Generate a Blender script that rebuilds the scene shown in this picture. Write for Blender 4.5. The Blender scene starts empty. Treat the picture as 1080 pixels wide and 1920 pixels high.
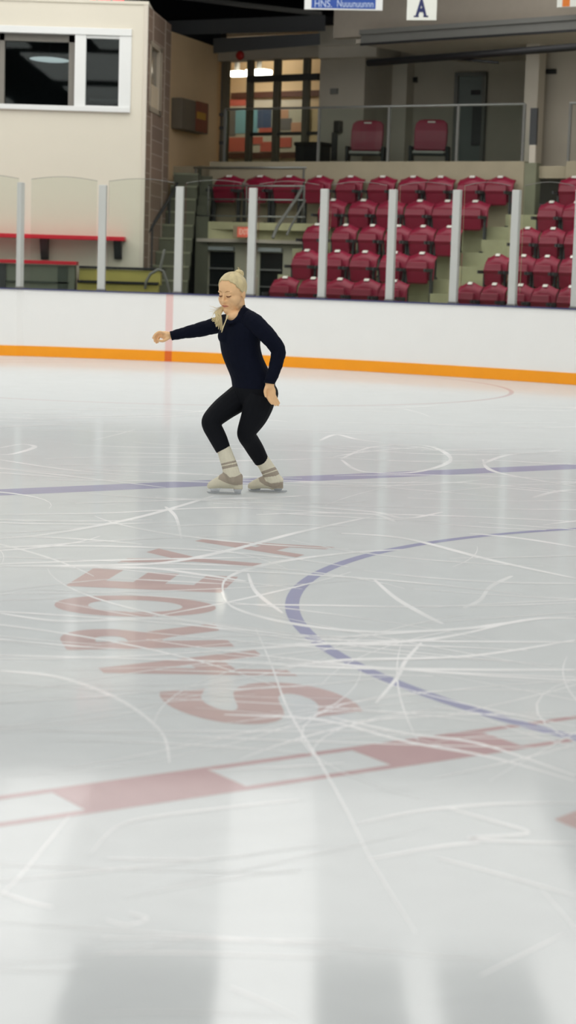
import bpy, bmesh, math, random
from mathutils import Vector, Matrix
random.seed(7)
SC = bpy.context.scene
COL = SC.collection
# ------------------------------------------------------------------ camera
F, H = 3600.0, 1.445
PITCH, ROLL = math.radians(7.16), math.radians(1.77)
CM = Matrix.Rotation(math.pi / 2 - PITCH, 3, 'X') @ Matrix.Rotation(ROLL, 3, 'Z')
EYE = Vector((0, 0, H))
cd = bpy.data.cameras.new('camera'); cam = bpy.data.objects.new('camera', cd); COL.objects.link(cam)
cam.location = EYE; cam.rotation_euler = CM.to_euler()
cd.sensor_fit = 'VERTICAL'; cd.sensor_height = 36; cd.sensor_width = 20.25; cd.lens = 67.5
cd.clip_end = 300
cd.dof.use_dof = True; cd.dof.focus_distance = 12.5; cd.dof.aperture_fstop = 3.0
SC.camera = cam

def ray(x, y): return CM @ Vector(((x - 540) / F, -(y - 960) / F, -1.0))
def at(x, y, Y):
    d = ray(x, y); return EYE + d * (Y / d.y)
def proj(p):
    q = CM.transposed() @ (Vector(p) - EYE); return Vector((540 + F * q.x / -q.z, 960 - F * q.y / -q.z))
def ground(x, y, z=0.0):
    d = ray(x, y); return EYE + d * ((z - H) / d.z)

# ------------------------------------------------------------------ materials
def lin(c):
    c = c / 255.0
    return c / 12.92 if c <= .04045 else ((c + .055) / 1.055) ** 2.4
def rgb(r, g, b): return (lin(r), lin(g), lin(b), 1)
MATS = {}
def mat(name, col, rough=.6, spec=.5, metal=0.0, noise=0.0, scale=8.0, bump=0.0, emit=None, stretch=None, ior=None, coat=0.0):
    if name in MATS: return MATS[name]
    m = bpy.data.materials.new(name); m.use_nodes = True
    nt = m.node_tree; b = nt.nodes['Principled BSDF']
    b.inputs['Base Color'].default_value = col
    b.inputs['Roughness'].default_value = rough
    b.inputs['Specular IOR Level'].default_value = spec
    b.inputs['Metallic'].default_value = metal
    b.inputs['Coat Weight'].default_value = coat
    if ior: b.inputs['IOR'].default_value = ior
    if emit:
        b.inputs['Emission Color'].default_value = emit[0]; b.inputs['Emission Strength'].default_value = emit[1]
    if noise or bump:
        tc = nt.nodes.new('ShaderNodeTexCoord'); mp = nt.nodes.new('ShaderNodeMapping')
        nz = nt.nodes.new('ShaderNodeTexNoise'); nz.inputs['Scale'].default_value = scale; nz.inputs['Detail'].default_value = 5
        nt.links.new(tc.outputs['Object'], mp.inputs['Vector']); nt.links.new(mp.outputs['Vector'], nz.inputs['Vector'])
        if stretch: mp.inputs['Scale'].default_value = stretch
        if noise:
            mx = nt.nodes.new('ShaderNodeMix'); mx.data_type = 'RGBA'
            lo = tuple(c * (1 - noise) for c in col[:3]) + (1,); hi = tuple(min(1, c * (1 + noise)) for c in col[:3]) + (1,)
            mx.inputs['A'].default_value = lo; mx.inputs['B'].default_value = hi
            nt.links.new(nz.outputs['Fac'], mx.inputs['Factor']); nt.links.new(mx.outputs['Result'], b.inputs['Base Color'])
        if bump:
            bp = nt.nodes.new('ShaderNodeBump'); bp.inputs['Strength'].default_value = bump; bp.inputs['Distance'].default_value = .01
            nt.links.new(nz.outputs['Fac'], bp.inputs['Height']); nt.links.new(bp.outputs['Normal'], b.inputs['Normal'])
    MATS[name] = m
    return m

def ice_mat(name, col, noise=.05):
    """ice and the paint under it: the same wet-looking surface, scuffed by blades"""
    m = bpy.data.materials.new(name); m.use_nodes = True
    nt = m.node_tree; nt.nodes.clear(); L = nt.links.new; N = nt.nodes.new
    out = N('ShaderNodeOutputMaterial'); mix = N('ShaderNodeMixShader'); df = N('ShaderNodeBsdfDiffuse'); gl = N('ShaderNodeBsdfGlossy')
    tc = N('ShaderNodeTexCoord')
    n1 = N('ShaderNodeTexNoise'); n1.inputs['Scale'].default_value = .55; n1.inputs['Detail'].default_value = 6
    n2 = N('ShaderNodeTexNoise'); n2.inputs['Scale'].default_value = 3.0; n2.inputs['Detail'].default_value = 8; n2.inputs['Distortion'].default_value = 1.5
    L(tc.outputs['Object'], n1.inputs['Vector']); L(tc.outputs['Object'], n2.inputs['Vector'])
    mx = N('ShaderNodeMix'); mx.data_type = 'RGBA'
    mx.inputs['A'].default_value = tuple(c * (1 - noise) for c in col[:3]) + (1,)
    mx.inputs['B'].default_value = tuple(min(1, c * (1 + noise)) for c in col[:3]) + (1,)
    L(n2.outputs['Fac'], mx.inputs['Factor']); L(mx.outputs['Result'], df.inputs['Color'])
    mr = N('ShaderNodeMapRange'); mr.inputs['From Min'].default_value = .3; mr.inputs['From Max'].default_value = .7
    mr.inputs['To Min'].default_value = .062; mr.inputs['To Max'].default_value = .095
    L(n1.outputs['Fac'], mr.inputs['Value']); L(mr.outputs['Result'], gl.inputs['Roughness'])
    bp = N('ShaderNodeBump'); bp.inputs['Strength'].default_value = .03; bp.inputs['Distance'].default_value = .01
    L(n2.outputs['Fac'], bp.inputs['Height']); L(bp.outputs['Normal'], df.inputs['Normal']); L(bp.outputs['Normal'], gl.inputs['Normal'])
    fr = N('ShaderNodeFresnel'); fr.inputs['IOR'].default_value = 1.33
    pw = N('ShaderNodeMath'); pw.operation = 'POWER'; pw.inputs[1].default_value = 3.0; L(fr.outputs[0], pw.inputs[0])
    k = N('ShaderNodeMath'); k.operation = 'MULTIPLY_ADD'; k.inputs[1].default_value = .55; k.inputs[2].default_value = .15
    L(pw.outputs[0], k.inputs[0]); L(k.outputs[0], mix.inputs[0]); L(df.outputs[0], mix.inputs[1]); L(gl.outputs[0], mix.inputs[2]); L(mix.outputs[0], out.inputs['Surface'])
    return m

def glass_mat(name, tint, haze=0.0):
    m = bpy.data.materials.new(name); m.use_nodes = True
    nt = m.node_tree; nt.nodes.clear(); L = nt.links.new
    out = nt.nodes.new('ShaderNodeOutputMaterial'); mix = nt.nodes.new('ShaderNodeMixShader')
    tr = nt.nodes.new('ShaderNodeBsdfTransparent'); gl = nt.nodes.new('ShaderNodeBsdfGlossy'); fr = nt.nodes.new('ShaderNodeFresnel')
    tr.inputs['Color'].default_value = tint; gl.inputs['Roughness'].default_value = .02; gl.inputs['Color'].default_value = (.9, .95, .93, 1)
    fr.inputs['IOR'].default_value = 1.32
    L(fr.outputs[0], mix.inputs[0]); L(tr.outputs[0], mix.inputs[1]); L(gl.outputs[0], mix.inputs[2])
    last = mix.outputs[0]
    if haze:
        df = nt.nodes.new('ShaderNodeBsdfDiffuse'); df.inputs['Color'].default_value = (.8, .82, .8, 1)
        m2 = nt.nodes.new('ShaderNodeMixShader'); m2.inputs[0].default_value = haze
        L(last, m2.inputs[1]); L(df.outputs[0], m2.inputs[2]); last = m2.outputs[0]
    L(last, out.inputs['Surface'])
    return m

# ------------------------------------------------------------------ mesh builder
class MB:
    def __init__(s): s.v = []; s.f = []
    def add(s, vs, fs):
        b = len(s.v); s.v += [Vector(v) for v in vs]; s.f += [tuple(i + b for i in f) for f in fs]; return s
    def hexa(s, c):   # 8 corners: bottom 0-3 ccw, top 4-7
        return s.add(c, [(3, 2, 1, 0), (4, 5, 6, 7), (0, 1, 5, 4), (1, 2, 6, 5), (2, 3, 7, 6), (3, 0, 4, 7)])
    def box(s, x0, x1, y0, y1, z0, z1):
        return s.hexa([(x0, y0, z0), (x1, y0, z0), (x1, y1, z0), (x0, y1, z0), (x0, y0, z1), (x1, y0, z1), (x1, y1, z1), (x0, y1, z1)])
    def fbox(s, fr, u0, u1, d0, d1, z0, z1):
        P = fr.P
        return s.hexa([P(u0, d0, z0), P(u1, d0, z0), P(u1, d1, z0), P(u0, d1, z0), P(u0, d0, z1), P(u1, d0, z1), P(u1, d1, z1), P(u0, d1, z1)])
    def pbox(s, fr, x0, y0, x1, y1, d0, d1, z0=None, z1=None):
        """box whose near face, at depth d0 of frame fr, spans two photo points"""
        ua, za = fr.hit(x0, y0, d0); ub, zb = fr.hit(x1, y1, d0)
        return s.fbox(fr, min(ua, ub), max(ua, ub), d0, d1, min(za, zb) if z0 is None else z0, max(za, zb) if z1 is None else z1)
    def tube(s, pts, radii, n=12, caps=True):
        pts = [Vector(p) for p in pts]
        if not hasattr(radii, '__len__'): radii = [radii] * len(pts)
        rings = []; prev = None
        for i, p in enumerate(pts):
            t = (pts[min(i + 1, len(pts) - 1)] - pts[max(i - 1, 0)]).normalized()
            if prev is None:
                a = t.cross(Vector((0, 0, 1)));
                if a.length < .1: a = t.cross(Vector((1, 0, 0)))
            else: a = prev - t * prev.dot(t)
            a.normalize(); prev = a; b = t.cross(a)
            rings.append((p, a, b, radii[i], t))
        full = []
        if caps:
            p, a, b, r, t = rings[0]
            for k in (0.95, .6, .3): full.append((p - t * r * k, a, b, r * math.sqrt(1 - k * k)))
        full += [(p, a, b, r) for p, a, b, r, t in rings]
        if caps:
            p, a, b, r, t = rings[-1]
            for k in (.3, .6, .95): full.append((p + t * r * k, a, b, r * math.sqrt(1 - k * k)))
        return s.rings([[p + a * (r * math.cos(2 * math.pi * j / n)) + b * (r * math.sin(2 * math.pi * j / n)) for j in range(n)] for p, a, b, r in full])
    def rings(s, R):
        n = len(R[0]); vs = [v for r in R for v in r]; fs = []
        for i in range(len(R) - 1):
            for j in range(n):
                k = (j + 1) % n
                fs.append((i * n + j, i * n + k, (i + 1) * n + k, (i + 1) * n + j))
        fs.append(tuple(range(n - 1, -1, -1))); fs.append(tuple((len(R) - 1) * n + j for j in range(n)))
        return s.add(vs, fs)
    def cyl(s, p0, p1, r, n=12): return s.tube([p0, p1], r, n, caps=False)
    def ellipsoid(s, c, ax, nu=20, nv=12):
        """ax: three axis vectors already scaled by their radii"""
        c = Vector(c); A, B, U = [Vector(a) for a in ax]; R = []
        for i in range(nv + 1):
            th = math.pi * (i + .02) / (nv + .04)
            R.append([c + U * math.cos(th) + (A * math.cos(2 * math.pi * j / nu) + B * math.sin(2 * math.pi * j / nu)) * math.sin(th) for j in range(nu)])
        return s.rings(R)
    def strip(s, pts, widths, z=0.0):
        """flat ribbon lying on the ice"""
        n = len(pts)
        if not hasattr(widths, '__len__'): widths = [widths] * n
        vs = []
        for i, p in enumerate(pts):
            t = (Vector(pts[min(i + 1, n - 1)]) - Vector(pts[max(i - 1, 0)])).normalized(); nn = Vector((-t.y, t.x, 0))
            q = Vector((p[0], p[1], z))
            vs += [q - nn * widths[i] / 2, q + nn * widths[i] / 2]
        return s.add(vs, [(2 * i, 2 * i + 2, 2 * i + 3, 2 * i + 1) for i in range(n - 1)])

def setp(o, label=None, cat=None, group=None, kind=None):
    if label: o['label'] = label
    if cat: o['category'] = cat
    if group: o['group'] = group
    if kind: o['kind'] = kind
    return o
WORLD = {}
def empty(name, loc, rz=0):
    o = bpy.data.objects.new(name, None); COL.objects.link(o); o.location = loc; o.rotation_euler = (0, 0, rz)
    o.empty_display_size = .1; WORLD[o] = Vector(loc); return o
def recalc(me):
    bm = bmesh.new(); bm.from_mesh(me); bmesh.ops.recalc_face_normals(bm, faces=bm.faces); bm.to_mesh(me); bm.free()
def obj(name, mb, m, parent=None, smooth=False, bevel=0, local=False, seg=2):
    """link mb (built in world coordinates unless local) as one mesh object"""
    vs = mb.v
    if parent is not None:
        base = Vector((0, 0, 0)) if local else WORLD[parent]; loc = Vector((0, 0, 0))
    else:
        lo = [min(v[i] for v in vs) for i in range(3)]; hi = [max(v[i] for v in vs) for i in range(3)]
        base = loc = Vector(((lo[0] + hi[0]) / 2, (lo[1] + hi[1]) / 2, lo[2]))
    me = bpy.data.meshes.new(name); me.from_pydata([v - base for v in vs], [], mb.f)
    if max(v.z for v in vs) - min(v.z for v in vs) > .003: recalc(me)
    else:
        fb = bmesh.new(); fb.from_mesh(me); fb.normal_update()
        for f in fb.faces:
            if f.normal.z < 0: f.normal_flip()
        fb.to_mesh(me); fb.free()
    o = bpy.data.objects.new(name, me); COL.objects.link(o); o.location = loc
    if parent is not None: o.parent = parent
    WORLD[o] = base
    me.materials.append(m)
    if smooth:
        for p in me.polygons: p.use_smooth = True
    if bevel:
        md = o.modifiers.new('bevel', 'BEVEL'); md.width = bevel; md.segments = seg; md.limit_method = 'ANGLE'
    return o
def struct(name, mb, m, **k):
    o = obj(name, mb, m, **k); o['kind'] = 'structure'; return o
class Fr:
    """a vertical plane turned by yaw about z; u runs right along it, d runs away from the rink"""
    def __init__(s, o, yaw):
        a = math.radians(yaw); s.o = Vector((o[0], o[1], 0)); s.u = Vector((math.cos(a), math.sin(a), 0)); s.n = Vector((-math.sin(a), math.cos(a), 0)); s.yaw = a
    def P(s, u, d, z): return s.o + s.u * u + s.n * d + Vector((0, 0, z))
    def hit(s, x, y, d=0):
        r = ray(x, y); t = ((s.o + s.n * d).dot(s.n)) / r.dot(s.n); w = EYE + r * t
        return (w - s.o).dot(s.u), w.z

# ================================================================== palette
ICE = ice_mat('ice', (.69, .72, .725, 1))
ICE_BLUE = ice_mat('ice_over_blue_paint', rgb(170, 172, 198), .06)
ICE_VIOLET = ice_mat('ice_over_faded_blue_paint', rgb(178, 178, 200), .08)
ICE_RED = ice_mat('ice_over_red_paint', rgb(198, 171, 172), .08)
ICE_LETTER = ice_mat('ice_over_red_lettering', rgb(203, 182, 179), .12)
ICE_FAINT = ice_mat('ice_over_thin_red_paint', rgb(205, 190, 192), .06)
BOARD = mat('white_board_plastic', (.86, .86, .84, 1), .28, noise=.02, scale=3)
KICK = mat('yellow_kick_plate', rgb(250, 160, 8), .35, noise=.04, scale=5)
CAPM = mat('navy_cap_rail', rgb(60, 62, 105), .4)
STRIPE = mat('red_board_stripe', rgb(234, 200, 196), .3)
STRIPEK = mat('red_kick_stripe', rgb(226, 104, 30), .35)
POST = mat('grey_aluminium_post', rgb(188, 190, 186), .45, noise=.04, scale=4)
GLASS = glass_mat('rink_glass', (.95, .97, .95, 1))
RAILGLASS = glass_mat('railing_glass', (.86, .9, .88, 1))
CREAM = mat('cream_wall_paint', rgb(222, 216, 200), .7, noise=.02, scale=3)
WHITEF = mat('white_window_frame', rgb(230, 232, 230), .35)
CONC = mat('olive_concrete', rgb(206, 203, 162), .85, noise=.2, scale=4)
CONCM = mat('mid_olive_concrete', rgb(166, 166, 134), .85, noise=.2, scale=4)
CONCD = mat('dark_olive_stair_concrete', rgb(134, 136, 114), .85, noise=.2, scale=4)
CONCB = mat('beige_concrete', rgb(176, 166, 142), .85, noise=.12, scale=3)
GREYW = mat('grey_block_wall', rgb(190, 182, 168), .8, noise=.06, scale=3)
GREYL = mat('light_grey_pillar', rgb(208, 200, 186), .8, noise=.05, scale=3)
GREYD = mat('dark_grey_door_paint', rgb(116, 124, 122), .5)
STEEL = mat('grey_painted_steel', rgb(120, 120, 116), .55, noise=.06, scale=5)
STEELD = mat('dark_steel', rgb(62, 64, 66), .55)
BLACK = mat('black_plastic', rgb(22, 22, 25), .5)
DARK = mat('dark_roof', rgb(34, 35, 38), .8)
RAILM = mat('galvanised_rail', rgb(165, 168, 165), .35, metal=.6)
TAN = mat('tan_wall_paint', rgb(236, 206, 164), .75, noise=.06, scale=2)
REDL = mat('red_laminate', rgb(205, 20, 45), .4)
MAROON = mat('maroon_seat_plastic', rgb(146, 28, 60), .38, noise=.05, scale=6)
MAROON2 = mat('maroon_seat_pan_plastic', rgb(134, 22, 52), .42, noise=.05, scale=6)
SEATFR = mat('seat_bracket_metal', rgb(58, 60, 62), .6)
PLATE = mat('white_number_plate', rgb(236, 232, 224), .35)

# ================================================================== ice floor and its markings
mb = MB()
mb.box(-22, 22, -16, 31.5, -.3, 0)
floor = struct('floor', mb, ICE)
def paint(name, mb, m):
    return obj(name, mb, m, floor)
# blue line and checkered centre line run parallel
def line_pts(a, b, n=24): return [Vector(a).lerp(Vector(b), i / n) for i in range(n + 1)]
bd = Vector((.817, .576, 0)).normalized()
bp0 = Vector((.0, 13.33, 0))
mb = MB().strip(line_pts(bp0 - bd * 10, bp0 + bd * 12), .30, .0003); paint('blue_line', mb, ICE_VIOLET)
rp0 = Vector((0, 5.455, 0)); rd = Vector((.827, .562, 0)).normalized(); rn = Vector((-rd.y, rd.x, 0))
mb = MB()
for s_ in (-1, 1): mb.strip(line_pts(rp0 + rn * .115 * s_ - rd * 6, rp0 + rn * .115 * s_ + rd * 9), .035, .00035)
paint('centre_line_border', mb, ICE_RED)
def rt(px, py): return (ground(px, py) - rp0).dot(rd)
t0, t1 = rt(130, 1503), rt(420, 1460); t2, t3 = rt(695, 1420), rt(955, 1388)
per = t2 - t0; ln = ((t1 - t0) + (t3 - t2)) / 2
for k in range(-3, 6):
    a = t0 + per * k
    mb = MB().strip(line_pts(rp0 + rd * a, rp0 + rd * (a + ln), 6), .20, .0004); paint('centre_line_block', mb, ICE_RED)
CC = Vector((3.361, 8.251, 0)); CR = 3.331
mb = MB().strip([CC + Vector((math.cos(t), math.sin(t), 0)) * CR for t in [math.radians(55 + 187.5 * i / 120) for i in range(121)]], .062, .0005)
paint('centre_circle', mb, ICE_BLUE)
fc = Vector((-1.75, 24.9, 0))
mb = MB().strip([fc + Vector((math.cos(t), math.sin(t), 0)) * 4.57 for t in [2 * math.pi * i / 160 for i in range(161)]], .06, .0003)
paint('face_off_circle', mb, ICE_FAINT)
gl0 = Vector((-1.92, 29.55, 0))
mb = MB().strip(line_pts(gl0 - bd * .2, gl0 - bd * 12), .05, .0003); paint('goal_line', mb, ICE_FAINT)
# lettering around the circle, tops outward
def glyph_mesh(ch, bold=True):
    cu = bpy.data.curves.new('glyph', 'FONT'); cu.body = ch; cu.align_x = 'CENTER'; cu.size = 1.0; cu.offset = .035 if bold else 0
    o = bpy.data.objects.new('glyph', cu); COL.objects.link(o)
    bpy.context.view_layer.update()
    me = bpy.data.meshes.new_from_object(o.evaluated_get(bpy.context.evaluated_depsgraph_get()))
    bpy.data.objects.remove(o); bpy.data.curves.remove(cu)
    vs = [v.co.copy() for v in me.vertices]; fs = [tuple(p.vertices) for p in me.polygons]
    bpy.data.meshes.remove(me)
    return vs, fs
def glyph_norm(ch, w, h, bold=True):
    vs, fs = glyph_mesh(ch, bold)
    x0 = min(v.x for v in vs); x1 = max(v.x for v in vs); y0 = min(v.y for v in vs); y1 = max(v.y for v in vs)
    return [Vector(((v.x - (x0 + x1) / 2) / (x1 - x0) * w, (v.y - y0) / (y1 - y0) * h, 0)) for v in vs], fs
for ch, ang, r0, r1, w in [('C', -125.6, 3.6, 4.2, .5), ('S', -151, 3.62, 4.24, .55), ('A', -159.8, 3.62, 4.28, .52), ('R', -168.6, 3.68, 4.33, .52), ('O', -178, 3.66, 4.35, .5), ('E', 172.2, 3.66, 4.37, .5), ('Y', 162.3, 3.66, 4.32, .5), ('A', 153.3, 3.6, 4.29, .5)]:
    vs, fs = glyph_norm(ch, w, r1 - r0)
    out = []
    for v in vs:
        r = r0 + v.y; a = math.radians(ang) - v.x / 3.95
        out.append(CC + Vector((math.cos(a) * r, math.sin(a) * r, .00045)))
    paint('ice_lettering', MB().add(out, fs), ICE_LETTER)

# blade scratches: snow-filled grooves
sm = ice_mat('blade_scratch', (.9, .91, .92, 1), .02)
nt = sm.node_tree; mx = [n for n in nt.nodes if n.type == 'MIX'][0]; nz = nt.nodes.new('ShaderNodeTexNoise'); nz.inputs['Scale'].default_value = 1.8; nz.inputs['Detail'].default_value = 4
mr = nt.nodes.new('ShaderNodeMapRange'); mr.inputs['From Min'].default_value = .34; mr.inputs['From Max'].default_value = .62
tc = [n for n in nt.nodes if n.type == 'TEX_COORD'][0]
nt.links.new(tc.outputs['Object'], nz.inputs['Vector']); nt.links.new(nz.outputs['Fac'], mr.inputs['Value']); nt.links.new(mr.outputs['Result'], mx.inputs['Factor'])
mx.inputs['A'].default_value = (.77, .79, .79, 1); mx.inputs['B'].default_value = (.98, .98, .98, 1)
mb = MB()
zc = [0.0007]
def smooth_path(P, n=14):
    out = []
    for i in range(len(P) - 1):
        p0 = P[max(i - 1, 0)]; p1 = P[i]; p2 = P[i + 1]; p3 = P[min(i + 2, len(P) - 1)]
        for k in range(n):
            t = k / n
            out.append(.5 * ((2 * p1) + (p2 - p0) * t + (2 * p0 - 5 * p1 + 4 * p2 - p3) * t * t + (3 * p1 - p0 - 3 * p2 + p3) * t ** 3))
    return out + [P[-1]]
def ribbon(pts, wpx, taper):
    """width in metres such that the groove reads about wpx wide, between 6 mm and 7 cm"""
    n = len(pts); W = []
    for i, p in enumerate(pts):
        t = (pts[min(i + 1, n - 1)] - pts[max(i - 1, 0)]); t.z = 0; t.normalize(); nn = Vector((-t.y, t.x, 0))
        a = proj(p + nn * .01); c = proj(p); tt = proj(p + t * .01) - c
        e = a - c
        if tt.length > 1e-6: tt.normalize(); e = e - tt * e.dot(tt)
        W.append(max(.006, min(.048, wpx / max(1e-3, e.length * 100))) * taper((i + .5) / n))
    zc[0] += .0000006
    mb.strip(pts, W, zc[0])
def scratch(pix, w):
    pts = smooth_path([ground(*p) for p in pix])
    ribbon(pts, 2.6 + 80 * w, lambda f: .3 + .7 * math.sin(math.pi * f) ** .5)
traced = [([(0, 862), (120, 880), (260, 893)], .04), ([(0, 840), (40, 833), (65, 838), (30, 850), (0, 853)], .06), ([(160, 880), (330, 888), (400, 890)], .03),
 ([(640, 860), (700, 838), (800, 836), (845, 862), (780, 885), (680, 884), (640, 862)], .05), ([(690, 832), (760, 836), (812, 842)], .07), ([(600, 826), (630, 815), (670, 824), (720, 830)], .05),
 ([(905, 870), (960, 852), (1080, 846)], .03), ([(905, 862), (930, 885), (1080, 912)], .035), ([(560, 902), (700, 905), (880, 906), (1080, 924)], .03), ([(1000, 933), (1040, 922), (1080, 918)], .04),
 ([(0, 965), (200, 962), (420, 952), (640, 962), (860, 968), (1080, 978)], .05), ([(480, 965), (600, 962), (700, 965), (740, 978)], .1), ([(400, 944), (560, 950), (700, 960), (760, 972), (830, 960)], .05),
 ([(0, 1062), (160, 1060), (300, 1056), (430, 1032), (560, 998), (700, 968)], .03), ([(60, 1062), (260, 1064), (380, 1078), (460, 1090)], .03),
 ([(640, 1000), (760, 1010), (920, 1050), (1080, 1085)], .03), ([(880, 1000), (980, 1010), (1080, 1026)], .03), ([(420, 1120), (425, 1085), (500, 1058), (640, 1038), (760, 1030)], .03),
 ([(415, 1110), (440, 1140), (540, 1168), (700, 1185), (880, 1178), (1010, 1160), (1080, 1160)], .03), ([(465, 1075), (480, 1110), (530, 1150)], .05), ([(700, 1085), (740, 1120), (790, 1150), (830, 1170)], .05),
 ([(960, 1080), (920, 1100), (900, 1125), (870, 1140)], .05), ([(420, 1222), (600, 1208), (760, 1203), (860, 1190), (980, 1162)], .025), ([(400, 1240), (640, 1252), (900, 1256), (1080, 1256)], .025),
 ([(520, 1255), (640, 1238), (880, 1230), (1080, 1200)], .02), ([(790, 1205), (760, 1240), (745, 1270), (705, 1318)], .06), ([(480, 1180), (510, 1250), (540, 1330), (600, 1430), (650, 1520), (700, 1620), (780, 1750)], .018),
 ([(0, 1258), (110, 1270), (220, 1310), (300, 1370), (318, 1430)], .04), ([(420, 1340), (600, 1350), (760, 1390), (920, 1420), (1080, 1465)], .02), ([(620, 1345), (760, 1375), (900, 1395), (1080, 1455)], .018),
 ([(670, 1545), (780, 1522), (920, 1508), (1080, 1505)], .03), ([(840, 1515), (920, 1538), (990, 1562), (880, 1572), (1010, 1580), (1080, 1580)], .035), ([(690, 1612), (820, 1588), (900, 1580)], .03), ([(820, 1608), (940, 1640), (1080, 1680)], .015),
 ([(170, 1600), (220, 1550), (300, 1530), (420, 1515), (560, 1500)], .02), ([(200, 1610), (330, 1612), (470, 1605)], .012), ([(190, 1759), (330, 1759), (480, 1764), (640, 1764)], .010), ([(190, 1788), (330, 1787), (500, 1792), (620, 1796)], .012),
 ([(0, 1680), (40, 1640), (90, 1580), (130, 1530)], .02), ([(0, 1672), (50, 1690), (100, 1702)], .03), ([(430, 1850), (500, 1880), (560, 1910)], .025), ([(900, 1830), (980, 1790), (1060, 1750)], .012),
 ([(200, 1725), (240, 1735), (275, 1722), (240, 1712)], .018), ([(0, 1150), (120, 1165), (300, 1160), (420, 1175)], .02), ([(0, 1010), (100, 1000), (260, 970), (400, 930)], .03), ([(340, 1010), (330, 970), (310, 950)], .04)]
for p, w in traced: scratch(p, w)
rr = random.Random(3)
for i in range(170):
    px = rr.uniform(-60, 1140); py = 760 + 640 * rr.random() ** 1.3
    if rr.random() < .05: py = rr.uniform(1400, 1900)
    c = ground(px, py); L = rr.uniform(.4, 2.6) * (.5 if py > 1400 else 1); a = rr.gauss(0, .5) + (.5 if rr.random() < .4 else 0); cv = rr.gauss(0, .28)
    pts = []
    for k in range(15):
        t = (k / 14 - .5) * L; aa = a + cv * t
        pts.append(c + Vector((math.cos(aa) * t, math.sin(aa) * t, 0)))
    ribbon(pts, rr.choice((1.2, 1.5, 2.0, 2.8)), lambda f: .25 + .75 * math.sin(math.pi * f))
o = obj('skate_scratches', mb, sm, floor); setp(o, kind='stuff')

# ================================================================== dasher boards on their curve
def bY(x):
    if x < -4.2: return 29.88
    return 28.98 - .432 * x - .049 * x * x if x < 5.5 else 28.98 - .432 * 5.5 - .049 * 30.25 - (x - 5.5) * 1.0
def btan(x):
    t = Vector((.02, bY(x + .01) - bY(x - .01), 0)).normalized(); return t
def on_board(px, py):
    r = ray(px, py); t = 28.
    for _ in range(60): t = bY(r.x * t / r.y)
    return EYE + r * (t / r.y)
xs = [-14 + i * .1 for i in range(0, 246)]
def board_sweep(d0, d1, z0, z1, xs=xs):
    R = []
    for x in xs:
        t = btan(x); n = Vector((-t.y, t.x, 0)); p = Vector((x, bY(x), 0))
        R.append([p + n * d0 + Vector((0, 0, z0)), p + n * d1 + Vector((0, 0, z0)), p + n * d1 + Vector((0, 0, z1)), p + n * d0 + Vector((0, 0, z1))])
    return MB().rings(R)
boards = struct('wall_boards', board_sweep(0, .10, 0, 1.03), BOARD, smooth=False)
obj('kick_plate', board_sweep(-.012, 0.0, 0.002, .163), KICK, boards)
obj('cap_rail', board_sweep(-.02, .13, 1.03, 1.05), CAPM, boards)
gx = on_board(316, 660).x
gxs = [gx - .055 + .01 * i for i in range(12)]
obj('goal_line_stripe', board_sweep(-.004, 0, .163, 1.03, gxs), STRIPE, boards)
obj('goal_line_stripe', board_sweep(-.015, -.011, .003, .162, gxs), STRIPEK, boards)

# glass posts and panes
posts = [(43, 543), (188, 548), (331, 553), (467, 556), (600, 560), (727, 565), (846, 570), (956, 575), (1074, 580)]
PX = [on_board(*p).x for p in posts]
lbl = ['grey glass post nearest the left edge, before the cream booth wall', 'second grey glass post from the left, before the cream booth wall', 'grey glass post directly above the faint red board stripe',
 'grey glass post just behind the skater\'s bun, before the portal doors', 'grey glass post at the left end of the maroon seat block', 'grey glass post across the middle of the left maroon seat block',
 'grey glass post at the foot of the stair aisle between seat blocks', 'grey glass post right of the stair aisle, before the right seat block', 'grey glass post at the right edge of the photo']
def post_at(x, d0, d1, w, z0, z1):
    t = btan(x); fr = Fr((x, bY(x)), math.degrees(math.atan2(t.y, t.x)))
    return MB().fbox(fr, -w / 2, w / 2, d0, d1, z0, z1), fr
for x, l in zip(PX, lbl):
    t = empty('glass_post', (x, bY(x) + .05, 1.05)); setp(t, l, 'post', 'grey posts holding the rink glass')
    m_, fr = post_at(x, .02, .095, .118, 1.05, 2.665); obj('post', m_, POST, t, bevel=.008)
    m_, fr = post_at(x, .015, .10, .14, 1.051, 1.075); obj('base_flange', m_, STEEL, t)
PXA = [PX[0] - 1.2] + PX + [PX[-1] + .9]
plb = ['clear glass pane at the left edge, before the red counter', 'clear glass pane between the first two posts from the left', 'clear glass pane over the yellow step edge beside the booth corner', 'clear glass pane between the red-stripe post and the portal doors post',
 'clear glass pane behind the skater\'s head right of her bun', 'clear glass pane over the left part of the maroon seats', 'clear glass pane before the last seats left of the stair aisle',
 'clear glass pane in front of the concrete stair aisle', 'clear glass pane before the right block of maroon seats', 'clear glass pane cut off by the right edge']
for i in range(len(PXA) - 1):
    a, b = PXA[i] + .092, PXA[i + 1] - .092
    n = 8; R = []
    for k in range(n + 1):
        x = a + (b - a) * k / n; t = btan(x); nn = Vector((-t.y, t.x, 0)); p = Vector((x, bY(x), 0)); top = 2.72 + .05 * math.sin(math.pi * k / n)
        R.append([p + nn * .055 + Vector((0, 0, 1.051)), p + nn * .067 + Vector((0, 0, 1.051)), p + nn * .067 + Vector((0, 0, top)), p + nn * .055 + Vector((0, 0, top))])
    o = obj('rink_glass', MB().rings(R), GLASS); setp(o, plb[i], 'glass pane', 'panes of rink glass above the boards')
    e = MB().tube([(r[2] + r[3]) / 2 + Vector((0, 0, .004)) for r in R], .004, 6)
    obj('top_edge', e, STEEL, o)

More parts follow.
